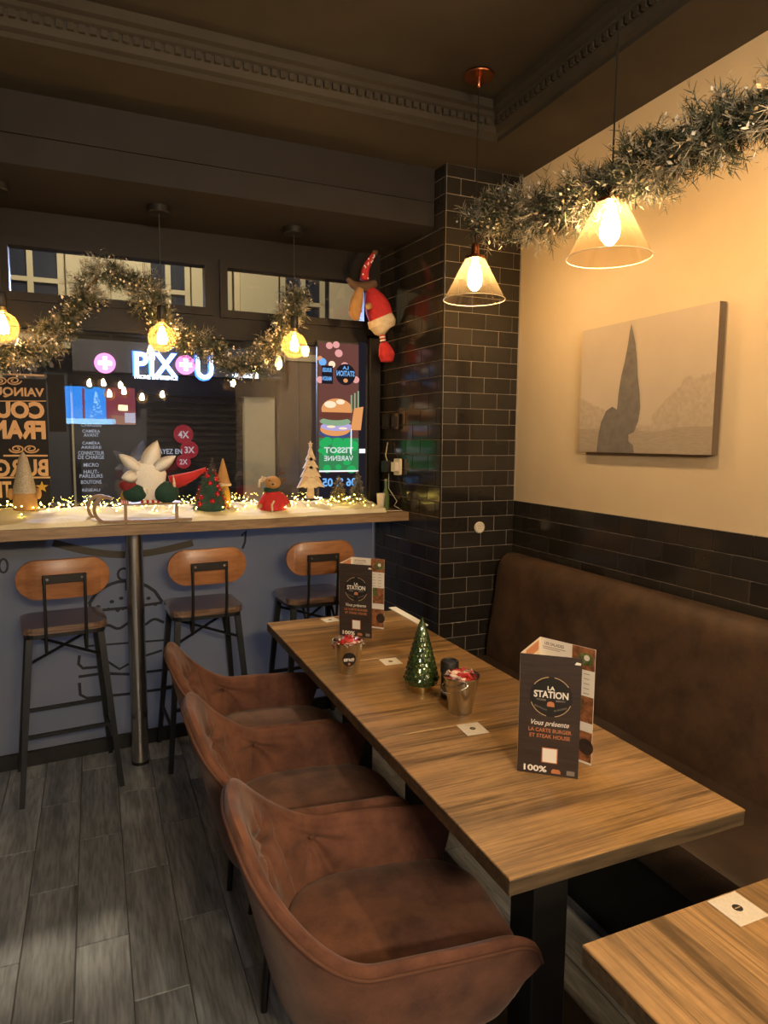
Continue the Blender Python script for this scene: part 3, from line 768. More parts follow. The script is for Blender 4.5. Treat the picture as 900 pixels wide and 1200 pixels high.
# ------------------------------------------------------------------ bar stools
def make_stool():
    t = thing('bar_stool', 'x', 'stool', (0,0,0), 0, 'bar stools at the window bar')
    # faces +y (the window); backrest on the -y side
    zs = .755
    MB().prism(rrect(.34, .31, .06), (0,0,zs-.028), (1,0,0), (0,1,0), (0,0,.028)).build('seat', 'stool_seat_wood', t)
    MB().prism(rrect(.325, .295, .055), (0,0,zs-.048), (1,0,0), (0,1,0), (0,0,.02)).build('seat_frame', 'gun_metal', t)
    cor = []
    for sx in (-1, 1):
        for sy in (-1, 1):
            a = Vector((sx*.140, sy*.125, zs-.05)); c = Vector((sx*.198, sy*.185, 0)); cor.append((sx, sy, a, c))
            MB().tube([a, c], [.019, .0145], 4).build('leg', 'gun_metal', t)
    P = {(sx, sy): (a, c) for sx, sy, a, c in cor}
    def lp(k, z): a, c = P[k]; return a + (c-a)*((a.z-z)/(a.z-c.z))
    MB().tube([lp((-1,-1), .60), lp((1,1), .66)], .007, 6).build('cross_brace', 'gun_metal', t)
    MB().tube([lp((1,-1), .60), lp((-1,1), .66)], .007, 6).build('cross_brace', 'gun_metal', t)
    MB().tube([lp((-1,-1), .29), lp((1,-1), .29)], .011, 4).build('foot_rail', 'gun_metal', t)
    MB().tube([lp((-1,1), .29), lp((1,1), .29)], .011, 4).build('foot_rail', 'gun_metal', t)
    for s in (-1, 1): MB().tube([lp((s,-1), .20), lp((s,1), .20)], .009, 4).build('side_rail', 'gun_metal', t)
    # backrest: curved stadium board
    zc, yb = .962, -.175
    curve = lambda x: .030*(x/.18)**2
    def board(u, v):
        a = math.pi*(1-u); x = -.1825*math.cos(math.pi*u) if True else 0; e = max(0, abs(x)-.0985); h = math.sqrt(max(0, .084**2-e*e)) if e else .084
        q = [(-1,0),(-.94,-.003),(.94,-.003),(1,0),(1,.013),(.94,.016),(-.94,.016),(-1,.013),(-1,0)][round(v*8)]
        return (x, yb + curve(x) + q[1] + .003, zc + h*q[0])
    MB().grid(board, 41, 9).build('backrest', 'stool_wood', t, smooth='a')
    br_ = MB().cbox(-.085, .085, yb-.014, yb-.004, zc-.014, zc+.022, .002).build('bracket', 'black_metal', t)
    for s in (-1, 1):
        x = s*.078
        MB().lathe([(.007,0),(.006,.004)], 10, (x*.85, yb-.013, zc+.005), Matrix.Rotation(R(90), 3, 'X')).build('bolt', 'steel', br_, smooth='a')
        MB().tube([(x, yb-.010, zc+.012), (x, yb-.012, zc-.03), (x, yb-.002, .80), (x, yb+.006, .70), (x, yb+.012, .655), (x, yb+.03, .64), (x, yb+.05, .655), (x, -.08, .705)], .0065, 8).build('back_rod', 'black_metal', t, smooth='a')
    return t
s0 = make_stool()
s0['label'] = 'bar stool left of the steel post, wooden back and dark legs'; s0.location = (-.150, 3.268, 0); s0.rotation_euler = (0,0,R(6))
dup(s0, None, (.468, 3.33, 0), R(3), 'middle bar stool right of the steel post, seat lit blue')
dup(s0, None, (1.035, 3.365, 0), R(3), 'bar stool nearest the tiled pillar, behind the far menu')

# ------------------------------------------------------------------ tables
def make_table(loc, mat, ln, wd, lab, grp):
    t = thing('dining_table', lab, 'table', loc, 0, grp)
    MB().cbox(-wd/2, wd/2, -ln/2, ln/2, TZ-.005, TZ, .0015).build('table_top', mat, t)
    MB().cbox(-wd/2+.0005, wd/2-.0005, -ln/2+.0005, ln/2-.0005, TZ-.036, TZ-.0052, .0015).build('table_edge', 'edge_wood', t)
    MB().cbox(-.05, .05, -.05, .05, .02, TZ-.045, .004).build('pedestal', 'black_metal', t)
    MB().box((0,0,TZ-.041), (.34,.34,.008)).build('mount_plate', 'black_metal', t)
    MB().cbox(-.20, .20, -.20, .20, 0, .02, .006).build('base_plate', 'black_metal', t)
    return t
g = 'tables joined into one long row'
make_table((.972, 1.269, 0), 'table_oak', .6205, .608, 'nearest wooden table of the joined row, carrying the large menu', g)
make_table((.972, 1.893, 0), 'table_oak', .6205, .608, 'middle wooden table of the joined row, under the glass tree', g)
make_table((.972, 2.516, 0), 'table_oak', .6205, .608, 'farthest wooden table of the joined row, towards the window', g)
make_table((.990, .440, 0), 'table_oak_y', .68, .612, 'separate wooden table at the lower right corner of the picture', g)

# ------------------------------------------------------------------ bench
bn = thing('bench', 'long brown leather wall bench with high padded backrest', 'bench', (1.65, 1.0, 0))
MB().box((1.70, .6, .17), (.50, 4.5, .34)).build('base', 'black', bn, world=True)
def seat_prof():
    p = []
    for cx, cz, a0 in ((1.45, .36, 180), (1.45, .435, 90)):
        pass
    return [(1.87,.33),(1.43,.33),(1.42,.345),(1.415,.40),(1.418,.445),(1.428,.463),(1.45,.472),(1.60,.478),(1.75,.474),(1.87,.468)]
sp = seat_prof(); b = MB(); n = len(sp)
ys = [-1.6, 2.80, 2.85, 2.872]; v = []
for i, y in enumerate(ys):
    for x, z in sp: v.append((x, y, z - (.012 if i == 3 else 0)*(z > .4)))
f = []
for i in range(len(ys)-1):
    for k in range(n-1): f.append((i*n+k, (i+1)*n+k, (i+1)*n+k+1, i*n+k+1))
f.append(tuple(range(n))); f.append(tuple(reversed(range((len(ys)-1)*n, len(ys)*n))))
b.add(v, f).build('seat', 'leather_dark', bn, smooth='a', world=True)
bp_ = [(1.80,.46),(1.798,.50),(1.802,.56),(1.812,.62),(1.826,.70),(1.838,.78),(1.846,.86),(1.852,.92),(1.862,.955),(1.880,.982),(1.905,.996),(1.935,.998),(1.965,.990),(1.971,.97),(1.971,.46)]
b = MB(); n = len(bp_); v = []
ye = 2.872; rr = .055
secs = [(-1.6, 0)] + [(-1.6+.3*k, 0) for k in range(1, 14)] + [(ye-rr, 0)] + [(ye-rr+rr*math.sin(R(a)), rr*(1-math.cos(R(a)))) for a in (20, 40, 60, 75, 90)]
for y, d in secs:
    for x, z in bp_: v.append((x + (d*.55 if x < 1.9 else 0), y, z - d*max(0, (z-.75)/.25)))
f = []
for i in range(len(secs)-1):
    for k in range(n-1): f.append((i*n+k, i*n+k+1, (i+1)*n+k+1, (i+1)*n+k)[::-1])
f.append(tuple(range((len(secs)-1)*n, len(secs)*n)))
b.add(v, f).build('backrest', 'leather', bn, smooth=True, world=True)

# ------------------------------------------------------------------ armchairs
def smooth01(a, b_, x):
    t = max(0, min(1, (x-a)/(b_-a))); return t*t*(3-2*t)
def make_chair():
    t = thing('armchair', 'x', 'chair', (0,0,0), 0, 'suede armchairs along the table row')
    AD, BW, XF = .215, .268, .255          # depth of the back curve, half width, arm front
    XB = -.075
    arc = math.pi/2*math.sqrt((AD**2+BW**2)/2); st = XF-XB; tot = arc+st
    def plan(s):                            # s in -1..1, 0 = centre of the back
        d = abs(s)*tot; sg = 1 if s >= 0 else -1
        if d <= arc:
            a = d/arc*math.pi/2; return XB-AD*math.cos(a), sg*BW*math.sin(a)**.92 if a > 0 else 0
        k = (d-arc)/st; return XB + k*st, sg*(BW - .018*k*k)
    def rim(s):
        a = abs(s); return .600 + .220*(1-smooth01(.06, .52, a)) - .006*smooth01(.6, 1, a)
    def nose(a): return math.sqrt(max(0, 1-max(0, (a-.90)/.10)**2))      # 1 along the arm, 0 at its rounded tip
    zb = .375
    def scaled(s, k, lean):
        x, y = plan(s); return (x+.02)*k - .02 - lean, y*k
    def kout(q): return .80 + .20*max(0, q)**.6
    def ends(s):
        a = abs(s); w = nose(a); r = rim(s); zm = .50; return a, w, zm + (r-zm)*(.50+.50*w), zm + (zb-zm)*(.45+.55*w)
    def outer(u, v):
        s = (u*2-1); a, w, r2, zlow = ends(s); back = 1-smooth01(.2, .6, a)
        if v < .8:
            q = v/.8; z = zlow + (r2-.022-zlow)*q; k = kout(q); lean = back*.055*q**1.3
        else:
            an = (v-.8)/.2*math.pi/2; z = r2-.022+.022*math.sin(an); k = 1 - .035*w*(1-math.cos(an)); lean = back*.055
        x, y = scaled(s, k, lean); return (x, y, z)
    sh_ = MB().grid(outer, 121, 16).build('back_shell', 'suede', t, smooth=True)
    tufts = [(-.46, .560), (-.16, .640), (.16, .640), (.46, .560)]
    def inner(u, v):
        s = (u*2-1); a, w, r2, zlo = ends(s); back = 1-smooth01(.2, .6, a); zlow = zlo + (.43-zlo)*w
        if v < .2:
            an = (v/.2)*math.pi/2; z = r2-.028+.028*math.cos(an); k = .965 - .085*math.sin(an); k = 1-(1-k)*w; lean = back*.055
        else:
            q = (v-.2)/.8; z = (r2-.028) + (zlow-(r2-.028))*q; k = .88 - .13*q - .030*math.sin(q*math.pi); lean = back*.055*(1-q)**1.2
            k = k*w + (1-w)*kout((z-zlo)/max(.001, r2-.022-zlo))
        x, y = scaled(s, k, lean)
        # tufting: dimples with radiating creases, pushed towards the shell
        d = 0; fade = smooth01(.22, .42, v)*w
        for ts, tz in tufts:
            ds = (s-ts)*tot*1.0; dz = z-tz; r_ = math.hypot(ds, dz); an = math.atan2(dz, ds)
            d += .026*math.exp(-(r_/.026)**2) + .0240*math.exp(-(r_/.095)**2)*abs(math.cos(3.5*an+ts*9))**3*min(1, r_/.015)
        for ss in (-.30, 0, .30): d += .012*math.exp(-((s-ss)*tot/.007)**2)
        d *= fade
        m = math.hypot(x+.02, y) or 1; sgn = d/m
        return (x + (x+.02)*sgn, y + y*sgn, z)
    pd_ = MB().grid(inner, 181, 46).build('back_padding', 'suede', t, smooth=True)
    for ts, tz in tufts:
        best = min(((inner((ts+1)/2, j/90), j) for j in range(20, 91)), key=lambda q: abs(q[0][2]-tz))[0]
        MB().ell(best, (.008, .008, .007), 10, 7).build('button', 'suede_seam', pd_, smooth=True)
    pts = []
    for k in range(121):
        x, y, z = outer(k/120, .80); m = math.hypot(x, y); pts.append((x*(1+.002/m), y*(1+.002/m), z+.003))
    MB().tube(pts, .0042, 6).build('piping', 'suede_seam', sh_, smooth=True)
    # seat cushion
    def seat(u, v):
        a = 2*math.pi*u; c, s = math.cos(a), math.sin(a); e = .62
        px = (abs(c)**e)*(1 if c >= 0 else -1); py = (abs(s)**e)*(1 if s >= 0 else -1)
        fr = (px+1)/2
        hx = .245; hy = .216 + .010*fr
        if v < .25: k = .93+.07*(v/.25); z = .385+.03*(v/.25)
        elif v < .5: k = 1; z = .415+.045*((v-.25)/.25)
        else: 
            q = (v-.5)/.5; k = math.cos(q*math.pi/2); z = .460+.032*math.sin(q*math.pi/2)**.8
        return (.035 + px*hx*k, py*hy*k, z - .012*max(0, px*k-.6))
    MB().grid(seat, 56, 18, True).build('seat', 'suede', t, smooth=True)
    MB().lathe([(.19,.36),(.21,.40)], 28).build('seat_pan', 'black', t)
    for sx, sy in ((-1,-1),(-1,1),(1,-1),(1,1)):
        MB().tube([(sx*.11, sy*.13, .385), (sx*.150+.0, sy*.20, 0)], [.016, .009], 10).build('leg', 'black_metal', t, smooth='a')
    return t
c0 = make_chair()
c0['label'] = 'nearest brown suede tufted armchair at the front of the picture'; c0.location = (.562, 1.284, 0); c0.rotation_euler = (0,0,R(-8))
dup(c0, None, (.548, 1.848, 0), R(-7), 'middle brown suede armchair between two others beside the table')
dup(c0, None, (.550, 2.390, 0), R(-6), 'farthest brown suede armchair, next to the bar stools')

# ------------------------------------------------------------------ things on the tables
def make_menu(A, B, C, D, z0, z1, lab):
    A, B, C, D = [Vector((p[0], p[1], 0)) for p in (A, B, C, D)]
    t = thing('menu', lab, 'menu', (A.x, A.y, z0), 0, 'folded menus standing on the tables')
    def panel(p, q, nm, mat, th=.0012):
        d = (q-p).normalized(); n = Vector((d.y, -d.x, 0)); b = MB()
        b.prism([(0,0),((q-p).length,0),((q-p).length,z1-z0),(0,z1-z0)], p+EZ*z0-n*th/2, d, EZ, n*th)
        return b.build(nm, mat, t, world=True), d, n, (q-p).length
    h = z1-z0
    fp, d, n, w = panel(A, B, 'front_panel', 'menu_dark'); o = A + EZ*z0 + n*.0012     # n points to the camera side
    if n.y > 0: n = -n; o = A + EZ*z0 + n*.0012
    P = lambda u, v, k=0: o + d*(u*w) + EZ*(v*h) + n*(.0003*k)
    r = w*.345
    def dec(poly, c, mat, nm, k): MB().flat(poly, c, d, EZ).build(nm, mat, fp, world=True)
    dec(disc(r, 32), P(.52, .66, 1), 'menu_black', 'logo_disc', 1)
    b = MB()
    for a0, a1 in ((35, 82), (98, 145), (200, 258), (282, 340)):
        m_ = 8; v = []
        for k in range(m_+1):
            a = R(a0+(a1-a0)*k/m_)
            v += [P(.52,.66,2)+d*(r*1.0*math.cos(a))+EZ*(r*1.0*math.sin(a)), P(.52,.66,2)+d*(r*.965*math.cos(a))+EZ*(r*.965*math.sin(a))]
        b.add(v, [(2*k, 2*k+1, 2*k+3, 2*k+2) for k in range(m_)])
    b.build('logo_ring', 'print_tan', fp, world=True)
    text('lettering', 'LA', 'print_white', fp, P(.52, .715, 3), d, EZ, w*.12, h*.034, .03)
    text('lettering', 'STATION', 'print_white', fp, P(.52, .650, 3), d, EZ, w*.56, h*.058, .03)
    dec([(-.06*w,-.02*h),(.06*w,-.02*h),(.06*w,.0),(.05*w,.016*h),(.0,.024*h),(-.05*w,.016*h),(-.06*w,0)], P(.52, .60, 3), 'print_orange', 'logo_burger', 3)
    for s in (-1, 1):
        for k in range(3): dec([(0,0),(s*.16*w,.004*h),(s*.15*w,.007*h),(0,.006*h)], P(.52+s*.08, .632-.008*k+.085*(k==2), 2.5), 'print_grey', 'logo_ornament', 2)
        text('lettering', 'BISTROT' if s < 0 else 'BURGERS', 'print_grey', fp, P(.52+s*.16, .557, 3), (d*1.0+EZ*s*.35).normalized(), EZ, w*.22, h*.014, .01)
    text('lettering', 'Vous présente', 'print_white', fp, P(.52, .405, 2), d, EZ, w*.62, h*.055, .01, shear=.35)
    text('lettering', 'LA CARTE BURGER', 'print_orange', fp, P(.52, .362, 2), d, EZ, w*.70, h*.032, .02)
    text('lettering', 'ET STEAK HOUSE', 'print_orange', fp, P(.52, .312, 2), d, EZ, w*.66, h*.032, .02)
    dec([(-.13*w,0),(.13*w,0),(.13*w,.128*h),(-.13*w,.128*h)], P(.53, .105, 2), 'print_orange', 'label_border', 2)
    dec([(-.115*w,.007*h),(.115*w,.007*h),(.115*w,.121*h),(-.115*w,.121*h)], P(.53, .105, 3), 'print_white', 'white_label', 3)
    text('lettering', '100%', 'print_white', fp, P(.30, .022, 2), d, EZ, w*.38, h*.052, .03)
    dec([(-.075*w,0),(.075*w,0),(.075*w,.02*h),(.05*w,.036*h),(-.05*w,.036*h),(-.075*w,.02*h)], P(.64, .022, 2), 'print_orange', 'badge', 2)
    dec(rrect(.13*w, .038*h, .008*w, 2), P(.88, .04, 2), 'print_grey', 'badge', 2)
    dec([(-.05*w,-.01*h),(.05*w,-.012*h),(.05*w,.006*h),(-.02*w,.012*h)], P(.93, .955, 2), 'print_white', 'fan_mark', 2)
    lp_ = panel(A, C, 'left_panel', 'cream')
    bpn, d2, n2, w2 = panel(C, D, 'right_panel', 'white_paper')
    if n2.y > 0: n2 = -n2
    Q = lambda u, v, k=0: C + EZ*z0 + d2*(u*w2) + EZ*(v*h) + n2*(.0012+.0003*k)
    def q2(u0, v0, u1, v1, mat, nm, k=1): MB().add([Q(u0,v0,k), Q(u1,v0,k), Q(u1,v1,k), Q(u0,v1,k)], [(0,1,2,3)]).build(nm, mat, bpn, world=True)
    q2(.60, .81, 1, 1, 'food_brown', 'food_photo'); MB().flat(disc(w2*.14, 20, h*.055), Q(.84, .90, 2), d2, EZ).build('food_photo', 'food_green', bpn, world=True)
    MB().flat(disc(w2*.05, 16, h*.025), Q(.86, .915, 3), d2, EZ).build('food_photo', 'print_white', bpn, world=True)
    q2(.66, .36, 1, .585, 'food_brown', 'food_photo'); q2(.66, .46, .8, .585, 'food_green', 'food_photo', 2); q2(.55, .02, 1, .28, 'food_brown', 'food_photo'); MB().flat(disc(w2*.13, 20, h*.07), Q(.9, .15, 2), d2, EZ).build('food_photo', 'menu_dark', bpn, world=True)
    text('lettering', 'LES SALADES', 'print_grey', bpn, Q(.27, .945, 1), d2, EZ, w2*.36, h*.026, .02)
    for k in range(2): q2(.06, .925-.016*k, .48-.1*k, .930-.016*k, 'print_grey', 'print_line')
    for k in range(5):
        q2(.62, .775-.042*k, .74, .780-.042*k, 'print_grey', 'print_line'); q2(.82, .775-.042*k, .92, .780-.042*k, 'print_grey', 'print_line')
    # food picture on the inside of the left panel
    d3 = (C-A).normalized(); n3 = Vector((-d3.y, d3.x, 0)); n3 = n3 if n3.x > 0 else -n3; w3 = (C-A).length
    S = lambda u, v: A + EZ*z0 + d3*(u*w3) + EZ*(v*h) + n3*.0014
    MB().add([S(.25,.90), S(.9,.90), S(.9,.985), S(.25,.985)], [(0,1,2,3)]).build('food_photo', 'print_orange', lp_[0], world=True)
    return t
make_menu((.915,1.295), (1.024,1.205), (1.040,1.388), (1.098,1.246), TZ, 1.053, 'folded dark menu card standing on the nearest table')
make_menu((.899,2.535), (1.004,2.441), (.996,2.655), (1.103,2.548), TZ, 1.058, 'folded dark menu card at the far end of the table row')

def candy_mesh(kind):
    b = MB(); b.ell((0,0,0), (.017,.0085,.007), 8, 5)
    for s in (-1, 1): b.add([(s*.015,0,0),(s*.028,.010,.003),(s*.028,-.010,-.003),(s*.026,0,.008)], [(0,1,2),(0,1,3),(0,2,3)])
    return b
def make_bucket(loc, rz, lab, logo, clab, cgrp, seed):
    t = thing('steel_bucket', lab, 'bucket', loc, rz)
    b = MB(); b.lathe([(.034,.0),(.0345,.002),(.052,.106),(.0545,.109),(.0545,.112),(.051,.112),(.0505,.108),(.034,.006)], 36)
    b.build('pail', 'steel', t, smooth='a')
    for s in (-1, 1):
        MB().ell((s*.052, 0, .095), (.005,.006,.006), 8, 6).build('rivet', 'steel', t, smooth=True)
    hp = [(.056*math.cos(a), -.012-.02*math.sin(a), .095-.035*math.sin(a)*.6) for a in [math.pi*k/14 for k in range(15)]] 
    MB().tube([(.0575*math.cos(a), .0575*math.sin(a), .096 - .030*math.sin(a)) for a in [math.pi*k/20 for k in range(21)]], .0016, 6).build('handle', 'steel', t, smooth=True)
    if logo:                                   # curved sticker on the side that faces the room
        def st(u, v, k):
            z = .028+.055*v; r = .034 + (.018)*(z/.106) + .0006 + k; return r
        b = MB(); v = [(0,0,0)]; cz = .056; R0 = .024
        ring = []
        for k in range(28):
            a = 2*math.pi*k/28; z = cz + R0*math.sin(a); r = .0345+.0175*z/.106+.0008; an = -math.pi/2 + R0*math.cos(a)/r; ring.append((r*math.cos(an), r*math.sin(an), z))
        r = .0345+.0175*cz/.106+.0009; b.add([(0,-r,cz)] + ring, [(0, 1+i, 1+(i+1)%28) for i in range(28)]); sk_ = b.build('sticker', 'menu_black', t)
        text('lettering', 'BISTROT', 'print_white', sk_, (0, -r-.0013, cz-.005), EX, EZ, .036, .010, .03, world=False)
        MB().flat(disc(.004, 12), (0, -r-.0013, cz-.014), EX, EZ).build('logo_burger', 'print_orange', sk_)
    random.seed(seed)
    protos = {}
    for k in range(16):
        mm = 'red_candy' if rnd() < .62 else 'white_candy'
        if mm not in protos: o = candy_mesh(0).build('wrapped_sweet', mm, None, smooth='a'); protos[mm] = o
        else: o = protos[mm].copy(); col.objects.link(o)
        tag(o, ('red ' if mm == 'red_candy' else 'white ') + clab, 'sweet', cgrp)
        a = U(0, 6.28); r = .031*math.sqrt(rnd()); o.location = Vector(loc) + Vector((r*math.cos(a), r*math.sin(a), .094 + U(0,.010) + (.012 if r < .022 else 0)))
        o.rotation_euler = (U(-.5,.5), U(-.5,.5), U(0,6.28))
    MB().lathe([(.002,.093),(.0485,.0925)], 24, caps=False).build('sweets_below', 'red_candy', t)
    return t
make_bucket((.780, 2.108, TZ), R(-16), 'small steel bucket of sweets with round black logo, by the far menu', True, 'wrapped sweet in the steel bucket with the black logo', 'sweets in the far bucket', 3)
make_bucket((.967, 1.660, TZ), R(80), 'small plain steel bucket of sweets beside the black shaker', False, 'wrapped sweet in the plain steel bucket by the shaker', 'sweets in the near bucket', 5)
# pressed glass tree
t = thing('glass_tree', 'green pressed-glass Christmas tree on a brass foot on the table', 'ornament', (.936, 1.858, TZ))
def tree_fn(u, v):
    a = 2*math.pi*u; z = .026 + .202*v; r = .054*(1-v)**.86 + .006
    if v < .08: r *= .82 + .18*(v/.08)
    row = v*13; ph = .5 if int(row) % 2 else 0
    leaf = abs(math.sin(a*7 + ph*math.pi)); fr = row-int(row)
    r *= 1 + .085*leaf*(1-fr) - .03
    return (r*math.cos(a), r*math.sin(a), z)
b = MB().grid(tree_fn, 84, 92, True); b.lathe([(.006,.226),(.003,.236),(.0005,.240)], 12)
b.build('glass_body', 'tree_glass', t, smooth=True)
MB().lathe([(.036,0),(.037,.003),(.037,.022),(.034,.026)], 32).build('brass_foot', 'brass', t, smooth='a')
# shaker
t = thing('spice_shaker', 'black-capped spice shaker behind the plain steel bucket', 'shaker', (.993, 1.777, TZ))
MB().lathe([(.024,0),(.026,.003),(.026,.075),(.024,.08)], 28).build('jar', 'menu_dark', t, smooth='a')
MB().lathe([(.0265,.012),(.0265,.04)], 28, caps=False).build('label_band', 'print_grey', t, smooth='a')
MB().lathe([(.028,.078),(.0285,.082),(.0285,.112),(.026,.116),(.022,.116),(.021,.112),(.001,.112)], 28).build('cap', 'black', t, smooth='a')
# cards
def card(cx, cy, w, h, rz, lab, mat='card_paper'):
    t = thing('table_card', lab, 'card', (cx, cy, TZ), rz, 'paper cards lying on the tables')
    MB().cbox(-w/2, w/2, -h/2, h/2, .0003, .002, .0003).build('paper', mat, t)
    MB().flat(disc(w*.13, 20), (0,0,.0023), (1,0,0), (0,1,0)).build('logo', 'menu_black', t)
    MB().flat([(-w*.09,-w*.015),(w*.09,-w*.015),(w*.09,w*.015),(-w*.09,w*.015)], (0,0,.0026), (1,0,0), (0,1,0)).build('logo_line', 'print_tan', t)
card(.937, 1.540, .066, .070, R(-4), 'white paper card with a dark dot in front of the plain bucket')
card(.957, 2.147, .066, .070, R(-3), 'white paper card between the logo bucket and the glass tree')
card(.937, 2.765, .066, .070, R(6), 'white paper card at the far table edge left of the far menu')
card(.984, .742, .068, .066, R(0), 'patterned paper card on the separate corner table')
o = MB().cbox(1.262, 1.300, 2.52, 2.86, TZ+.0005, TZ+.006, .001).build('white_strip', 'white_paper'); tag(o, 'narrow white strip lying along the far table edge by the pillar', 'strip')

# ------------------------------------------------------------------ canvas picture
cv = thing('canvas_picture', 'misty sepia landscape canvas hung on the beige wall', 'picture', (XW, 2.03, 1.51))
Y0, Y1, Z0, Z1, XF_ = 2.372, 1.682, 1.512, 2.028, XW-.040
MB().box((XF_+.016, (Y0+Y1)/2, (Z0+Z1)/2), (.030, Y0-Y1, Z1-Z0)).build('stretcher', 'canvas_side', cv, world=True)
PX, CWD, CHT = Vector((0,-1,0)), Y0-Y1, Z1-Z0
def cvp(poly, mat, nm, k): MB().flat([(x*CWD, y*CHT) for x, y in poly], (XF_-.0006*k, Y0, Z0), PX, EZ).build(nm, mat, cv, world=True)
cvp([(0,0),(1,0),(1,1),(0,1)], 'canvas', 'print', 0)
random.seed(11)
def ridge(x0, x1, base, top, n, jag):
    return [(x0,base)] + [(x0+(x1-x0)*k/n, base+(top(k/n))*(1+U(-jag,jag))) for k in range(n+1)] + [(x1,base)]
cvp(ridge(0, .27, .19, lambda q: .26*(1-.55*q), 22, .06), 'canvas_haze', 'print_trees', 1)
cvp(ridge(.60, 1, .19, lambda q: .10+.24*min(1, q*1.7), 26, .06), 'canvas_haze', 'print_trees', 1)
cvp([(0,0),(1,0),(1,.19),(0,.19)], 'canvas_ground', 'print_ground', 2)
cvp([(.50,.17),(.62,.16),(.76,.18),(.74,.21),(.6,.20),(.5,.215)], 'canvas_haze', 'print_path', 3)
# plain stand-in for the picture's main motif: a tall bare-trunked poplar
pop = [(.405,.05),(.405,.14)] + [(.42-w, y) for y, w in ((.16,.05),(.24,.085),(.34,.095),(.46,.082),(.58,.064),(.70,.046),(.82,.028),(.92,.012))] + [(.42,.975)] + [(.42+w, y) for y, w in ((.92,.012),(.82,.028),(.70,.048),(.58,.066),(.46,.084),(.34,.097),(.24,.086),(.16,.05))] + [(.435,.14),(.435,.05)]
cvp([(x+U(-.006,.006), y) for x, y in pop], 'canvas_grey', 'print_tree', 4)
cvp([(.17,.0),(.18,.12),(.20,.24),(.24,.33),(.29,.36),(.34,.33),(.39,.22),(.42,.10),(.47,.06),(.48,0)], 'canvas_grey', 'print_bush', 5)

# ------------------------------------------------------------------ pendant lamps
def edison(t, z0, mat, s=1):
    MB().lathe([(.010*s,z0),(.013*s,z0-.02*s),(.024*s,z0-.05*s),(.030*s,z0-.075*s),(.026*s,z0-.10*s),(.012*s,z0-.118*s),(.002*s,z0-.122*s)], 18).build('bulb', mat, t, smooth=True)
def make_cone(loc, lab):
    x, y, zb = loc                                # zb: height of the shade's lower rim
    t = thing('pendant_lamp', lab, 'lamp', (x, y, zb), 0, 'cone pendant lamps over the tables')
    zc = ZT - zb
    MB().lathe([(.058,zc-.002),(.060,zc-.008),(.058,zc-.012),(.002,zc-.013)], 32).build('ceiling_rose', 'copper', t, smooth='a')
    MB().lathe([(.011,zc-.013),(.011,zc-.045),(.006,zc-.052)], 14).build('rose_stem', 'copper', t, smooth='a')
    MB().tube([(0,0,zc-.04),(0,0,.20)], .0028, 6).build('cord', 'black', t)
    MB().lathe([(.008,.222),(.014,.218),(.016,.205),(.016,.180),(.020,.176),(.022,.168),(.018,.160)], 20).build('socket', 'copper', t, smooth='a')
    MB().lathe([(.040,.168),(.041,.164),(.041,.158),(.036,.156)], 28).build('collar', 'copper', t, smooth='a')
    gs_ = MB().lathe([(.040,.160),(.123,.002),(.1245,.0),(.122,.001),(.038,.160)], 48, caps=False).build('glass_shade', 'cone_glass', t, smooth='a')
    MB().tube([(.1235*math.cos(2*math.pi*k/48), .1235*math.sin(2*math.pi*k/48), .001) for k in range(49)], .0016, 6, False).build('shade_rim', 'cream', gs_, smooth=True)
    edison(t, .158, 'bulb_glow', 1.0)
    return t
make_cone((1.428, 2.41, 2.118), 'clear cone pendant lamp nearest the tiled pillar')
make_cone((1.43, 1.638, 2.098), 'clear cone pendant lamp in front of the beige wall')
make_cone((1.43, .80, 2.098), 'clear cone pendant lamp beyond the right edge of the picture')
make_cone((1.43, -.35, 2.098), 'clear cone pendant lamp behind the camera')
make_cone((-.9, .1, 2.098), 'clear cone pendant lamp behind the camera on the left')
def make_globe(loc, lab, zceil, fil='filament', grp='globe bulbs over the window bar', g=True):
    x, y, z = loc
    t = thing('globe_pendant', lab, 'lamp', (x, y, z), 0, grp)
    zc = zceil - z
    MB().lathe([(.05,zc),(.05,zc-.026),(.047,zc-.03),(.004,zc-.031)], 28).build('ceiling_rose', 'black_metal', t, smooth='a')
    MB().tube([(0,0,zc-.03),(0,0,.135)], .0022, 6).build('cord', 'black', t)
    MB().lathe([(.006,.142),(.018,.138),(.020,.13),(.020,.085),(.017,.078)], 20).build('socket', 'black_metal', t, smooth='a')
    MB().lathe([(.016,.082),(.017,.064)], 16).build('bulb_cap', 'brass', t, smooth='a')
    prof = [(.015,.066),(.020,.058)] + [(.0625*math.sin(a), .0625*math.cos(a)-.004) for a in [R(22+158*k/14) for k in range(15)]]
    MB().lathe(prof, 28, caps=False).build('glass_globe', 'bulb_glass', t, smooth=True)
    b = MB()
    for k in range(4):
        a = k*math.pi/2 + .4; r0 = .022; pts = [(r0*math.cos(a)*q, r0*math.sin(a)*q, zz) for q, zz in ((.25,.045),(1,.0),(.9,-.026),(.3,-.028),(.15,.02))]
        b.tube(pts, .0024, 5)
    b.build('filament', fil, t, smooth=True)
    return t
make_globe((-.329, 3.245, 2.012), 'amber globe bulb at the left edge over the bar', 2.578)
make_globe((.303, 3.257, 2.012), 'amber globe bulb in front of the neon sign', 2.578)
make_globe((.931, 3.294, 2.022), 'amber globe bulb right of the neon sign, by the garland end', 2.578)
for k, (x, y, z) in enumerate(((-.02, -1.3, 2.18), (.13, -1.2, 2.18), (.312, -1.3, 2.17), (.185, -1.0, 2.05), (.34, -1.1, 2.09), (.50, -.6, 2.00), (.774, -1.3, 2.08))):
    make_globe((x, y, z), 'hanging globe bulb at the back of the room, mirrored in the window', ZT, 'rear_filament', 'globe bulbs behind the camera')
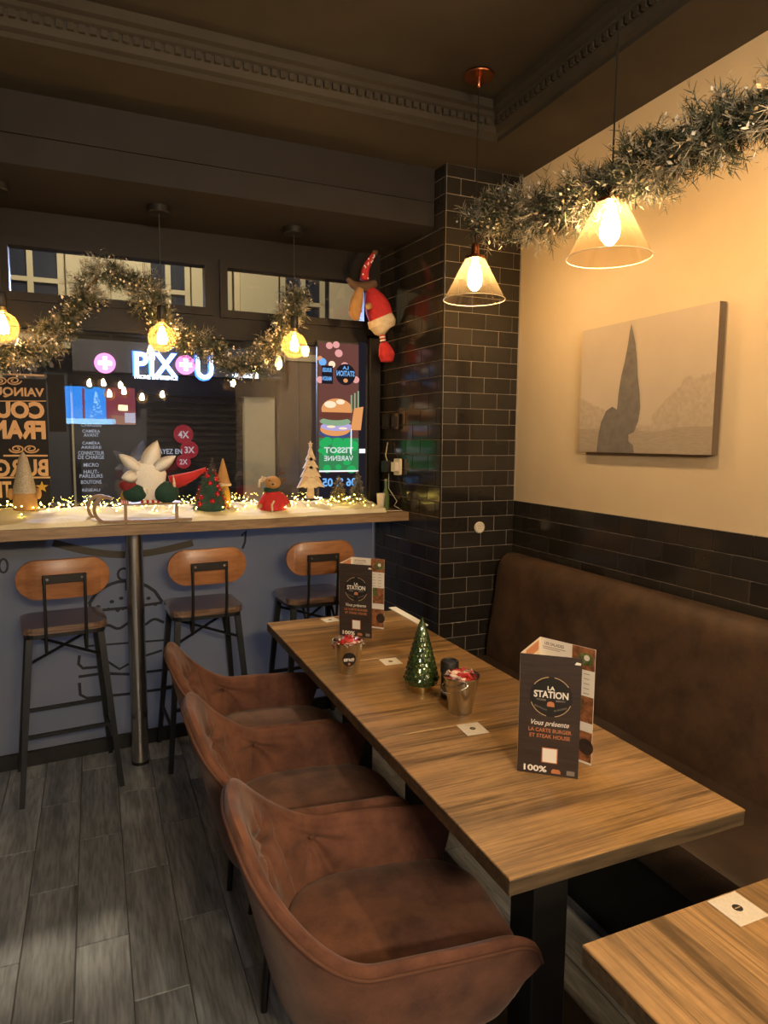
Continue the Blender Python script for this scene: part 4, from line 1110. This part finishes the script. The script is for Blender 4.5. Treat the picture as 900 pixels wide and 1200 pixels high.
# television on the back wall, seen mirrored in the window
tv = thing('television', 'wall television behind the camera, mirrored in the shop window', 'television', (.10, -3.06, 1.74))
MB().cbox(-.36, .58, -3.09, -3.04, 1.74, 2.28, .01).build('case', 'black', tv, world=True)
def tq(x0, x1, z0, z1, m, k=1): MB().box(((x0+x1)/2, -3.038+.001*k, (z0+z1)/2), (x1-x0, .002, z1-z0)).build('screen_image', m, tv, world=True)
tq(-.345, .565, 1.755, 2.265, 'tv_blue', 0); tq(.18, .565, 1.755, 2.265, 'tv_red', 1); tq(-.345, .3, 1.755, 1.83, 'tv_light', 2); tq(.34, .46, 1.95, 2.03, 'tv_fire', 3); tq(.25, .56, 1.755, 1.88, 'tv_brown', 2); tq(.42, .56, 1.78, 1.92, 'tv_white', 4)
tq(-.12, -.09, 1.83, 2.24, 'tv_red', 3)
b = MB()
for k in range(70):
    z = U(1.84, 2.2); b.ell((.06+U(-1,1)*(2.24-z)*.22, -3.034, z), (.008,.002,.008), 6, 4)
b.build('screen_lights', 'tv_light', tv, world=True)['kind'] = 'stuff'

# ------------------------------------------------------------------ garlands
def path_pt(P, t):
    t = max(0, min(.9999, t))*(len(P)-1); i = int(t); f = t-i
    p0 = Vector(P[max(0,i-1)]); p1 = Vector(P[i]); p2 = Vector(P[min(i+1,len(P)-1)]); p3 = Vector(P[min(i+2,len(P)-1)])
    return .5*((2*p1) + (p2-p0)*f + (2*p0-5*p1+4*p2-p3)*f*f + (3*p1-p0-3*p2+p3)*f**3)
def garland(name, label, P, rad, ntw, seed, gold=.25, ndl=16, flake=300):
    random.seed(seed)
    t = thing(name, label, 'garland', P[0])
    MB().tube([path_pt(P, k/60) for k in range(61)], .006, 6).build('stem', 'brown_felt', t, smooth=True, world=True)
    dk, fr, gd, wl = MB(), MB(), MB(), MB()
    for k in range(ntw):
        q = rnd(); c = path_pt(P, q); tg = (path_pt(P, q+.01)-path_pt(P, q-.01)).normalized()
        dv = Vector((U(-1,1), U(-1,1), U(-1,1))); dv = (dv - tg*dv.dot(tg)*.4).normalized()
        ln = rad*U(.55, 1.1)*(.8+.35*math.sin(q*40+seed)); e = c + dv*ln + Vector((0,0,-.012*rnd()))
        tgt = fr if rnd() < .42 else dk
        for j in range(ndl):
            s = (j+rnd())/ndl; p = c + (e-c)*(.25+.75*s); nd = (Vector((U(-1,1),U(-1,1),U(-1,1))).normalized() + dv*.9).normalized(); L_ = U(.018,.036)
            sd = nd.cross(Vector((U(-1,1),U(-1,1),U(-1,1)))).normalized()*.0015
            tgt.add([p-sd, p+sd, p+nd*L_+sd*.3, p+nd*L_-sd*.3], [(0,1,2,3)])
    for k in range(flake):
        q = rnd(); c = path_pt(P, q); dv = Vector((U(-1,1), U(-1,1), U(-1,1))).normalized(); p = c + dv*rad*U(.6,1.05)
        a = Vector((U(-1,1),U(-1,1),U(-1,1))).normalized()*U(.005,.011); b_ = a.cross(dv).normalized()*U(.003,.006)
        (gd if rnd() < gold else wl).add([p-a, p+b_, p+a, p-b_], [(0,1,2,3)])
    for b, nm, m in ((dk,'green_needles','needle'),(fr,'frosted_needles','frost_needle'),(gd,'gold_leaves','gold_leaf'),(wl,'white_leaves','white_leaf')):
        if b.v: o = b.build(nm, m, t, world=True); o['kind'] = 'stuff'
    return t
GP = [at(562,262,2.40), at(585,245,2.33), at(610,255,2.18), Vector((1.45,2.0,2.335)), Vector((1.45,1.86,2.325)), Vector((1.45,1.70,2.32)), Vector((1.45,1.55,2.325)), Vector((1.46,1.40,2.335)), Vector((1.47,1.27,2.335)), Vector((1.48,1.12,2.325)), Vector((1.48,.95,2.33))]
garland('pine_garland', 'frosted pine garland looping between the cone pendant lamps', GP, .112, 1900, 21, .6, 18, 900)
WP = [at(-60,415,3.44), at(0,420,3.44), at(35,410,3.44), at(62,392,3.44), at(85,365,3.44), at(105,335,3.44), at(130,318,3.44), at(155,330,3.44), at(176,345,3.44), at(188,372,3.40), at(215,395,3.42), at(245,410,3.44), at(275,428,3.44), at(300,425,3.44), at(322,405,3.44), at(335,380,3.44), at(342,360,3.44), at(352,342,3.44)]
garland('pine_garland', 'frosted pine garland swagged in front of the shop window', WP, .098, 1700, 33, .22, 16, 1300)

# ------------------------------------------------------------------ plush gnome hanging upside down
Yg = 3.34
gp = thing('plush_gnome', 'plush gnome in red hanging upside down by the pillar', 'plush toy', at(440, 365, Yg))
PXM = (at(441,365,Yg)-at(440,365,Yg)).length
def P3(x, y, dy=0): return at(x, y, Yg+dy)
leg = [P3(438,298), P3(433,306), P3(428,316), P3(427,328)]
lg = MB().tube([path_pt(leg, k/16) for k in range(17)], [.012+.012*k/16 for k in range(17)], 12).build('hat', 'red_felt', gp, smooth=True, world=True)
random.seed(5)
for k in range(16):
    c = path_pt(leg, .12+.055*k); o = Vector((U(-.016,.012), -.014-.006*rnd(), 0)); MB().ell(c+o, (.0045,.003,.0045), 8, 5).build('dot', 'print_white', lg, smooth=True, world=False)
for ch in lg.children:
    for v in ch.data.vertices: v.co = v.co - gp.location
MB().ell(P3(439.5,296), (.016,.014,.014), 12, 8).build('pompom', 'brown_felt', gp, smooth=True, world=True)
def lob(pts, rs, nm, mat): return MB().tube([path_pt(pts, k/18) for k in range(19)], [ (rs[min(len(rs)-2, int(k/18*(len(rs)-1)))]*(1-(k/18*(len(rs)-1)-min(len(rs)-2,int(k/18*(len(rs)-1))))) + rs[min(len(rs)-1, min(len(rs)-2,int(k/18*(len(rs)-1)))+1)]*(k/18*(len(rs)-1)-min(len(rs)-2,int(k/18*(len(rs)-1))))) for k in range(19)], 14).build(nm, mat, gp, smooth=True, world=True)
lob([P3(407,326), P3(415,334), P3(427,336), P3(440,332)], [.008,.022,.026,.02], 'hat_brim', 'brown_felt')
lob([P3(422,338,-.02), P3(418,352,-.02), P3(416,366,-.02), P3(419,375,-.02)], [.018,.032,.035,.012], 'arm', 'tan_felt')
lob([P3(433,338), P3(438,350), P3(443,362), P3(447,375)], [.018,.055,.068,.065], 'body', 'red_felt')
MB().ell(P3(432,359,-.07), (.020,.018,.018), 14, 10).build('nose', 'tan_felt', gp, smooth=True, world=True)
lob([P3(445,372), P3(448,380), P3(450,387), P3(452,390)], [.070,.075,.055,.01], 'beard', 'cream_felt')
b1, b2 = MB(), MB()
for k in range(6):
    a = P3(447+.3*k, 389+1.8*k); c = P3(447.3+.3*k, 390.8+1.8*k); (b1 if k % 2 else b2).tube([a, c], .016, 12)
b1.build('stripe', 'print_white', gp, smooth=True, world=True); b2.build('leg', 'red_felt', gp, smooth=True, world=True)
lob([P3(449,401), P3(451,408), P3(453,416), P3(453,424)], [.018,.034,.044,.030], 'boot', 'red_felt')

# ------------------------------------------------------------------ decorations on the bar
def base(px, py, Y): p = at(px, py, Y); return Vector((p.x, Y, max(SW, min(p.z, snow_z(p.x, Y)+.01))))
def sc_px(Y, px=200, py=560): return (at(px+1, py, Y)-at(px, py, Y)).length
# wooden gnome with star
Y = 3.40; k = sc_px(Y, 30); p = at(30, 598, Y)
t = thing('wooden_gnome', 'wooden gnome with tall glitter hat holding a star', 'ornament', p)
MB().lathe([(.045,0),(.050,.004),(.048,.06),(.040,.095),(.028,.105)], 20).build('body', 'tan_felt', t, smooth='a')
MB().lathe([(.052,.078),(.050,.085),(.034,.155),(.018,.235),(.003,.262)], 20).build('hat', 'grey_glitter', t, smooth='a')
for s in (-1, 1): MB().ell((s*.054, -.01, .075), (.014,.013,.026), 10, 8).build('arm', 'tan_felt', t, smooth=True)
MB().prism(star(.026), (.072,-.03,.105), EX, EZ, (0,.006,0)).build('star', 'yellow_felt', t)
# sled
Y = 3.135; t = thing('toy_sled', 'small wooden sled with curled runners on the bar', 'sled', at(160, 612, Y))
for dy in (0, .09):
    o = at(124 if dy == 0 else 117, 598, Y+dy); o.z = SW+.068; pts = []
    for q in range(26):
        a = R(55 + 215*q/25); r = .054; pts.append(o + Vector((r*math.cos(a)*.85, 0, r*math.sin(a))))
    MB().tube(pts + [o+Vector((.04,0,-.055)), o+Vector((.12,0,-.055)), o+Vector((.36,0,-.055))], .0095, 4).build('runner', 'sled_wood', t, smooth='a', world=True)
    for x in (147, 207):
        a = at(x, 596, Y+dy); MB().box((a.x, Y+dy, SW+.045), (.013, .013, .085)).build('strut', 'sled_wood', t, world=True)
a = at(143, 593.5, Y+.03); c = at(213, 592, Y+.03); a.z = SW+.085
for j in range(4): MB().cbox(a.x, c.x, Y-.01+.03*j, Y+.014+.03*j, a.z-.002, a.z+.006, .002).build('slat', 'sled_wood', t, world=True)
zsl = a.z+.006
# elves on the sled
t = thing('plush_elf', 'dark green plush elf lying on the sled with a red pointed hat', 'plush toy', (.20, Y+.05, zsl))
k = PXM
def E(x, y, d=0): return at(x, y, 3.20+d)
MB().ell(E(195,577,-.05), (.055,.035,.050), 14, 10).build('body', 'green_felt', t, smooth=True, world=True)
MB().ell(E(158,578,-.06), (.050,.030,.040), 14, 10).build('skirt', 'green_felt', t, smooth=True, world=True)
MB().tube([E(200,566,-.04), E(214,562,-.04), E(227,557,-.04), E(241,549,-.04)], [.034,.029,.020,.006], 12).build('hat', 'red_felt', t, smooth=True, world=True)
MB().ell(E(203,566,-.04), (.015,.036,.036), 12, 8).build('hat_band', 'cream_felt', t, smooth=True, world=True)
MB().ell(E(150,569,-.06), (.036,.026,.030), 12, 8).build('collar', 'dark_red', t, smooth=True, world=True)
MB().ell(E(146,583,-.02), (.018,.020,.034), 12, 8).build('face', 'tan_felt', t, smooth=True, world=True)
for i, (x0, x1, y_) in enumerate(((141, 151, 589), (165, 190, 588.5))):
    b1, b2 = MB(), MB(); n = 8
    for j in range(n):
        a, c = E(x0+(x1-x0)*j/n, y_, -.05), E(x0+(x1-x0)*(j+1)/n, y_, -.05); (b1 if j % 2 else b2).tube([a, c], .010, 10)
    b1.build('stocking_stripe', 'print_white', t, smooth=True, world=True); b2.build('stocking', 'red_felt', t, smooth=True, world=True)
# white glitter flower figure
t = thing('glitter_star', 'large white glittery star-shaped figure standing on the sled', 'ornament', E(172, 590))
MB().lathe([(.004,-.095),(.030,-.082),(.052,-.05),(.072,-.01),(.078,.03),(.066,.062),(.040,.085),(.004,.092)], 20, E(174,563,-.04), Matrix.Diagonal((1,.5,1))).build('body', 'white_glitter', t, smooth=True, world=True)
def leaf(a, c, w, nm='petal'):
    a, c = Vector(a), Vector(c); d = c-a; n = Vector((0,-1,0)); s = d.cross(n).normalized(); b = MB(); v = []; m = 9
    for i in range(m+1):
        q = i/m; ww = w*math.sin(math.pi*min(1, q*.85+.12))*(1 if q < 1 else 0); p = a+d*q+n*.012*math.sin(math.pi*q)
        v += [p+s*ww, p+n*.010, p-s*ww, p-n*.010]
    f = []
    for i in range(m):
        for j in range(4): f.append((4*i+j, 4*i+(j+1)%4, 4*i+4+(j+1)%4, 4*i+4+j))
    b.add(v, f).build(nm, 'white_glitter', t, smooth=True, world=True)
leaf(E(170,556,-.05), E(184,516,-.05), .040); leaf(E(165,552,-.06), E(139,532,-.06), .026); leaf(E(178,552,-.06), E(206,534,-.06), .028); leaf(E(162,558,-.06), E(142,560,-.08), .030); leaf(E(165,568,-.05), E(172,580,-.06), .020)
MB().lathe([(.012,0),(.014,.02)], 12, E(181,586,-.03)).build('stand', 'cream_felt', t, smooth='a', world=True)
# red tinsel tree
p = at(247, 598, 3.33); t = thing('tinsel_tree', 'small dark tree wrapped in red tinsel and baubles', 'ornament', p)
t.scale = (1.12,)*3
MB().lathe([(.062,0),(.066,.02),(.048,.08),(.030,.14),(.004,.185)], 18).build('cone', 'green_felt', t, smooth='a')
random.seed(9); b = MB(); b2 = MB()
for j in range(700):
    z = U(.005,.18); r = .068*(1-z/.195)+.004; a = U(0,6.28); pp = Vector((r*math.cos(a), r*math.sin(a), z)); d = Vector((math.cos(a)+U(-.8,.8), math.sin(a)+U(-.8,.8), U(-.8,.8))).normalized()*U(.012,.024)
    s = d.cross(Vector((U(-1,1),U(-1,1),U(-1,1)))).normalized()*.0016; (b if math.sin(z*60+a) > -.1 else b2).add([pp-s, pp+s, pp+d+s*.4, pp+d-s*.4], [(0,1,2,3)])
b.build('tinsel', 'tinsel_red', t)['kind'] = 'stuff'; b2.build('needles', 'needle', t)['kind'] = 'stuff'
for j in range(9):
    a = -1.57+U(-1.2,1.2); z = .03+.015*j; r = .066*(1-z/.2)+.006; MB().ell((r*math.cos(a), r*math.sin(a), z), (.011,.011,.011), 12, 8).build('bauble', 'tinsel_red', t, smooth=True)
# gnome with tan hat behind
p = at(262, 592, 3.42); t = thing('plush_gnome', 'small gnome in yellow with a tan cone hat behind the tinsel tree', 'ornament', p)
MB().lathe([(.030,0),(.036,.01),(.034,.06),(.022,.10),(.012,.115)], 18).build('body', 'yellow_felt', t, smooth='a')
MB().lathe([(.036,.105),(.034,.115),(.018,.18),(.004,.235)], 18).build('hat', 'tan_felt', t, smooth='a')
MB().lathe([(.040,.098),(.041,.106),(.036,.112)], 18).build('hat_band', 'cream_felt', t, smooth='a')
MB().ell((.0,-.032,.082), (.012,.012,.010), 10, 8).build('nose', 'tan_felt', t, smooth=True)
# reindeer
p = at(319, 604, 3.28); t = thing('plush_reindeer', 'small reindeer figure in a red coat with a green scarf', 'plush toy', p)
t.scale = (1.28,)*3
MB().lathe([(.024,0),(.026,.004),(.024,.012)], 18).build('foot_base', 'black', t, smooth='a')
MB().lathe([(.030,.018),(.052,.022),(.048,.05),(.034,.085),(.022,.10)], 18, (.008,.02,0)).build('coat', 'red_felt', t, smooth='a')
MB().lathe([(.024,.088),(.031,.094),(.031,.108),(.022,.114)], 18, (.004,.02,0)).build('scarf', 'green_felt', t, smooth='a')
MB().ell((.004,.005,.128), (.032,.034,.026), 16, 10).build('head', 'tan_felt', t, smooth=True)
MB().ell((-.004,-.026,.120), (.016,.014,.012), 12, 8).build('muzzle', 'tan_felt', t, smooth=True)
MB().ell((-.006,-.040,.124), (.005,.004,.004), 8, 6).build('nose', 'black', t, smooth=True)
for s in (-1, 1): MB().ell((-.004+s*.011,-.022,.138), (.003,.003,.003), 8, 6).build('eye', 'black', t, smooth=True)
MB().ell((.042,.01,.136), (.020,.008,.009), 10, 6, Matrix.Rotation(R(-20), 3, 'Y')).build('ear', 'brown_felt', t, smooth=True)
MB().tube([(.02,.01,.145),(.032,.01,.165),(.052,.01,.168)], .005, 8).build('antler', 'brown_felt', t, smooth=True); MB().tube([(.032,.01,.165),(.036,.01,.178)], .004, 8).build('antler', 'brown_felt', t, smooth=True)
for s, dx in ((-1,-.045),(0,-.035)): MB().tube([(-.012,.01,.14),(dx,.01,.15+.012*s),(dx-.004,.01,.13+.02*s)], .005, 8).build('hair_tuft', 'cream_felt', t, smooth=True)
for s in (-1, 1): MB().tube([(s*.03+.008,.01,.08),(s*.055+.008,-.005,.045)], [.012,.010], 10).build('arm', 'red_felt', t, smooth=True); MB().ell((s*.058+.008,-.007,.040), (.010,.010,.010), 10, 8).build('hand', 'tan_felt', t, smooth=True)
MB().tube([(-.006,-.03,.012),(-.008,-.032,.045),(.0,-.034,.06)], .004, 8).build('scarf_tail', 'cream_felt', t, smooth=True)
# white wooden tree
p = at(364, 584, 3.44); t = thing('wooden_tree', 'whitewashed flat wooden fir tree topped with a star', 'ornament', p)
k = sc_px(3.44, 364)
half = [(0,60),(3,51),(2,51),(6,43),(3.5,43.5),(9,34),(6,34.5),(12,24),(9,24.5),(16,12),(10,14),(6,11.5),(3.5,13)]
poly = [(x*k, y*k) for x, y in half] + [(-x*k, y*k) for x, y in reversed(half[1:])]
MB().prism(poly, (0,-.007,0), EX, EZ, (0,.014,0)).build('tree_board', 'pale_wood', t)
for (a, c) in ((0,4),(3,7),(6,9)):
    pass
MB().prism([(-4*k,0),(4*k,0),(3*k,16*k),(-3*k,16*k)], (0,-.010,0), EX, EZ, (0,.02,0)).build('trunk', 'pale_wood', t)
for y0, w0 in ((12,16),(24,12),(34,9),(43,6)):
    MB().prism([(-w0*k,(y0)*k),(-w0*.5*k,(y0+1.5)*k),(0,(y0-1)*k),(w0*.5*k,(y0+1.5)*k),(w0*k,y0*k),(w0*.35*k,(y0+9)*k),(0,(y0+13)*k),(-w0*.35*k,(y0+9)*k)], (0,-.011,0), EX, EZ, (0,.005,0)).build('branch_tier', 'cream_felt', t)
MB().prism(star(3.4*k), (0,-.006,61*k), EX, EZ, (0,.010,0)).build('star', 'cream_felt', t)
# small firs
def fir(px, py, Y, h, r, seed, lab, m2):
    random.seed(seed); p = at(px, py, Y); t = thing('small_fir', lab, 'ornament', p); d = MB(); fr = MB()
    MB().tube([(0,0,0),(0,0,h)], [.006,.002], 8).build('trunk', 'brown_felt', t)
    for j in range(900):
        q = rnd()**.7; z = h*(.06+.94*(1-q)); rr_ = r*q; a = U(0,6.28); e = Vector((rr_*math.cos(a), rr_*math.sin(a), z-.02*q)); c = Vector((0,0,z+.01))
        pp = c+(e-c)*U(.3,1); dd = ((e-c).normalized()+Vector((U(-.7,.7),U(-.7,.7),U(-.7,.7)))).normalized()*U(.012,.022); s = dd.cross(Vector((U(-1,1),U(-1,1),U(-1,1)))).normalized()*.0014
        (fr if rnd() < .45 else d).add([pp-s, pp+s, pp+dd+s*.4, pp+dd-s*.4], [(0,1,2,3)])
    d.build('needles', 'needle', t)['kind'] = 'stuff'; fr.build('frosted_needles', m2, t)['kind'] = 'stuff'
fir(419, 592, 3.40, .185, .062, 4, 'small frosted fir tree at the right end of the snow cloth', 'frost_needle')
fir(397, 590, 3.46, .150, .065, 6, 'small golden-tipped fir in front of the burger poster', 'gold_leaf')
# bottle and cup
p = at(452, 598, 3.36); t = thing('glass_bottle', 'green glass bottle at the right end of the bar', 'bottle', (p.x, 3.36, SW))
MB().lathe([(.018,0),(.0195,.004),(.0195,.075),(.016,.095),(.008,.115),(.0075,.145),(.009,.146),(.009,.158)], 22).build('body', 'bottle_green', t, smooth='a')
MB().lathe([(.0085,.15),(.0085,.168)], 14).build('cap', 'brass', t, smooth='a')
p = at(446, 600, 3.33); t = thing('white_cup', 'tall white cup beside the glass bottle', 'cup', (p.x, 3.33, SW))
MB().lathe([(.014,0),(.016,.003),(.024,.092),(.022,.092),(.014,.006)], 24).build('body', 'white_plastic', t, smooth='a')

# ------------------------------------------------------------------ sockets and plugs on the pillar
def onface(px, py):
    n = Vector((-math.cos(LA), -math.sin(LA), 0)); d = ray(px, py); o = Vector((0,0,CAM_H)); q = Vector((XC, YC, 0)); return o + d*((q-o).dot(n)/d.dot(n)) + n*.007
FU = Vector((-math.sin(LA), math.cos(LA), 0)); FN = Vector((-math.cos(LA), -math.sin(LA), 0))
for px, lab in ((454, 'black double socket plate nearer the window on the pillar'), (465, 'black socket plate nearer the pillar edge')):
    p = onface(px, 494); t = thing('socket_plate', lab, 'socket', p)
    MB().prism(rrect(.085, .085, .008, 3), p, FU, EZ, FN*.008).build('plate', 'tile', t, world=True)
    MB().prism(rrect(.055, .055, .006, 3), p+FN*.008, FU, EZ, FN*.003).build('insert', 'black', t, world=True)
p = onface(469, 547); t = thing('plug_adapter', 'white plug adapter with black transformer on the pillar', 'plug', p)
MB().prism(rrect(.062, .088, .008, 3), p, FU, EZ, FN*.016).build('white_plate', 'white_plastic', t, world=True)
MB().prism(rrect(.045, .05, .006, 3), p+FN*.016, FU, EZ, FN*.022).build('white_plug', 'white_plastic', t, world=True)
MB().prism(rrect(.05, .06, .006, 3), p+FN*.012+FU*.075, FU, EZ, FN*.045).build('transformer', 'black', t, world=True)
MB().tube([p+FN*.03+FU*.06, p+FN*.03+FU*.10+EZ*.06, p+FN*.012+FU*.11+EZ*.13], .0022, 6).build('cable', 'white_plastic', t, smooth=True, world=True)
c_ = MB().tube([p+FN*.02+FU*.08-EZ*.04, p+FN*.03+FU*.06-EZ*.12, Vector((1.50, 3.30, SW+.05)), Vector((1.47, 3.27, SW+.03)), Vector((1.50, 3.23, SW+.006)), Vector((1.40, 3.24, SW+.006))], .0018, 6).build('white_cable', 'white_plastic', None, smooth=True)
tag(c_, 'thin white cable running from the plug to the bar end', 'cable')
p = at(561.5, 618, YC); t = thing('wall_socket', 'round cream wall socket on the black tiled pillar', 'socket', (p.x, YC, p.z))
MB().lathe([(.029,0),(.029,.006),(.024,.010),(.020,.010),(.018,.006),(.001,.005)], 32, (0,0,0), Matrix.Rotation(R(90), 3, 'X')).build('cover', 'white_plastic', t, smooth='a')
for dx in (-.006, .006):
    for dz in (-.006, .006): MB().box((dx,-.0065,dz), (.003,.002,.003)).build('hole', 'menu_dark', t)
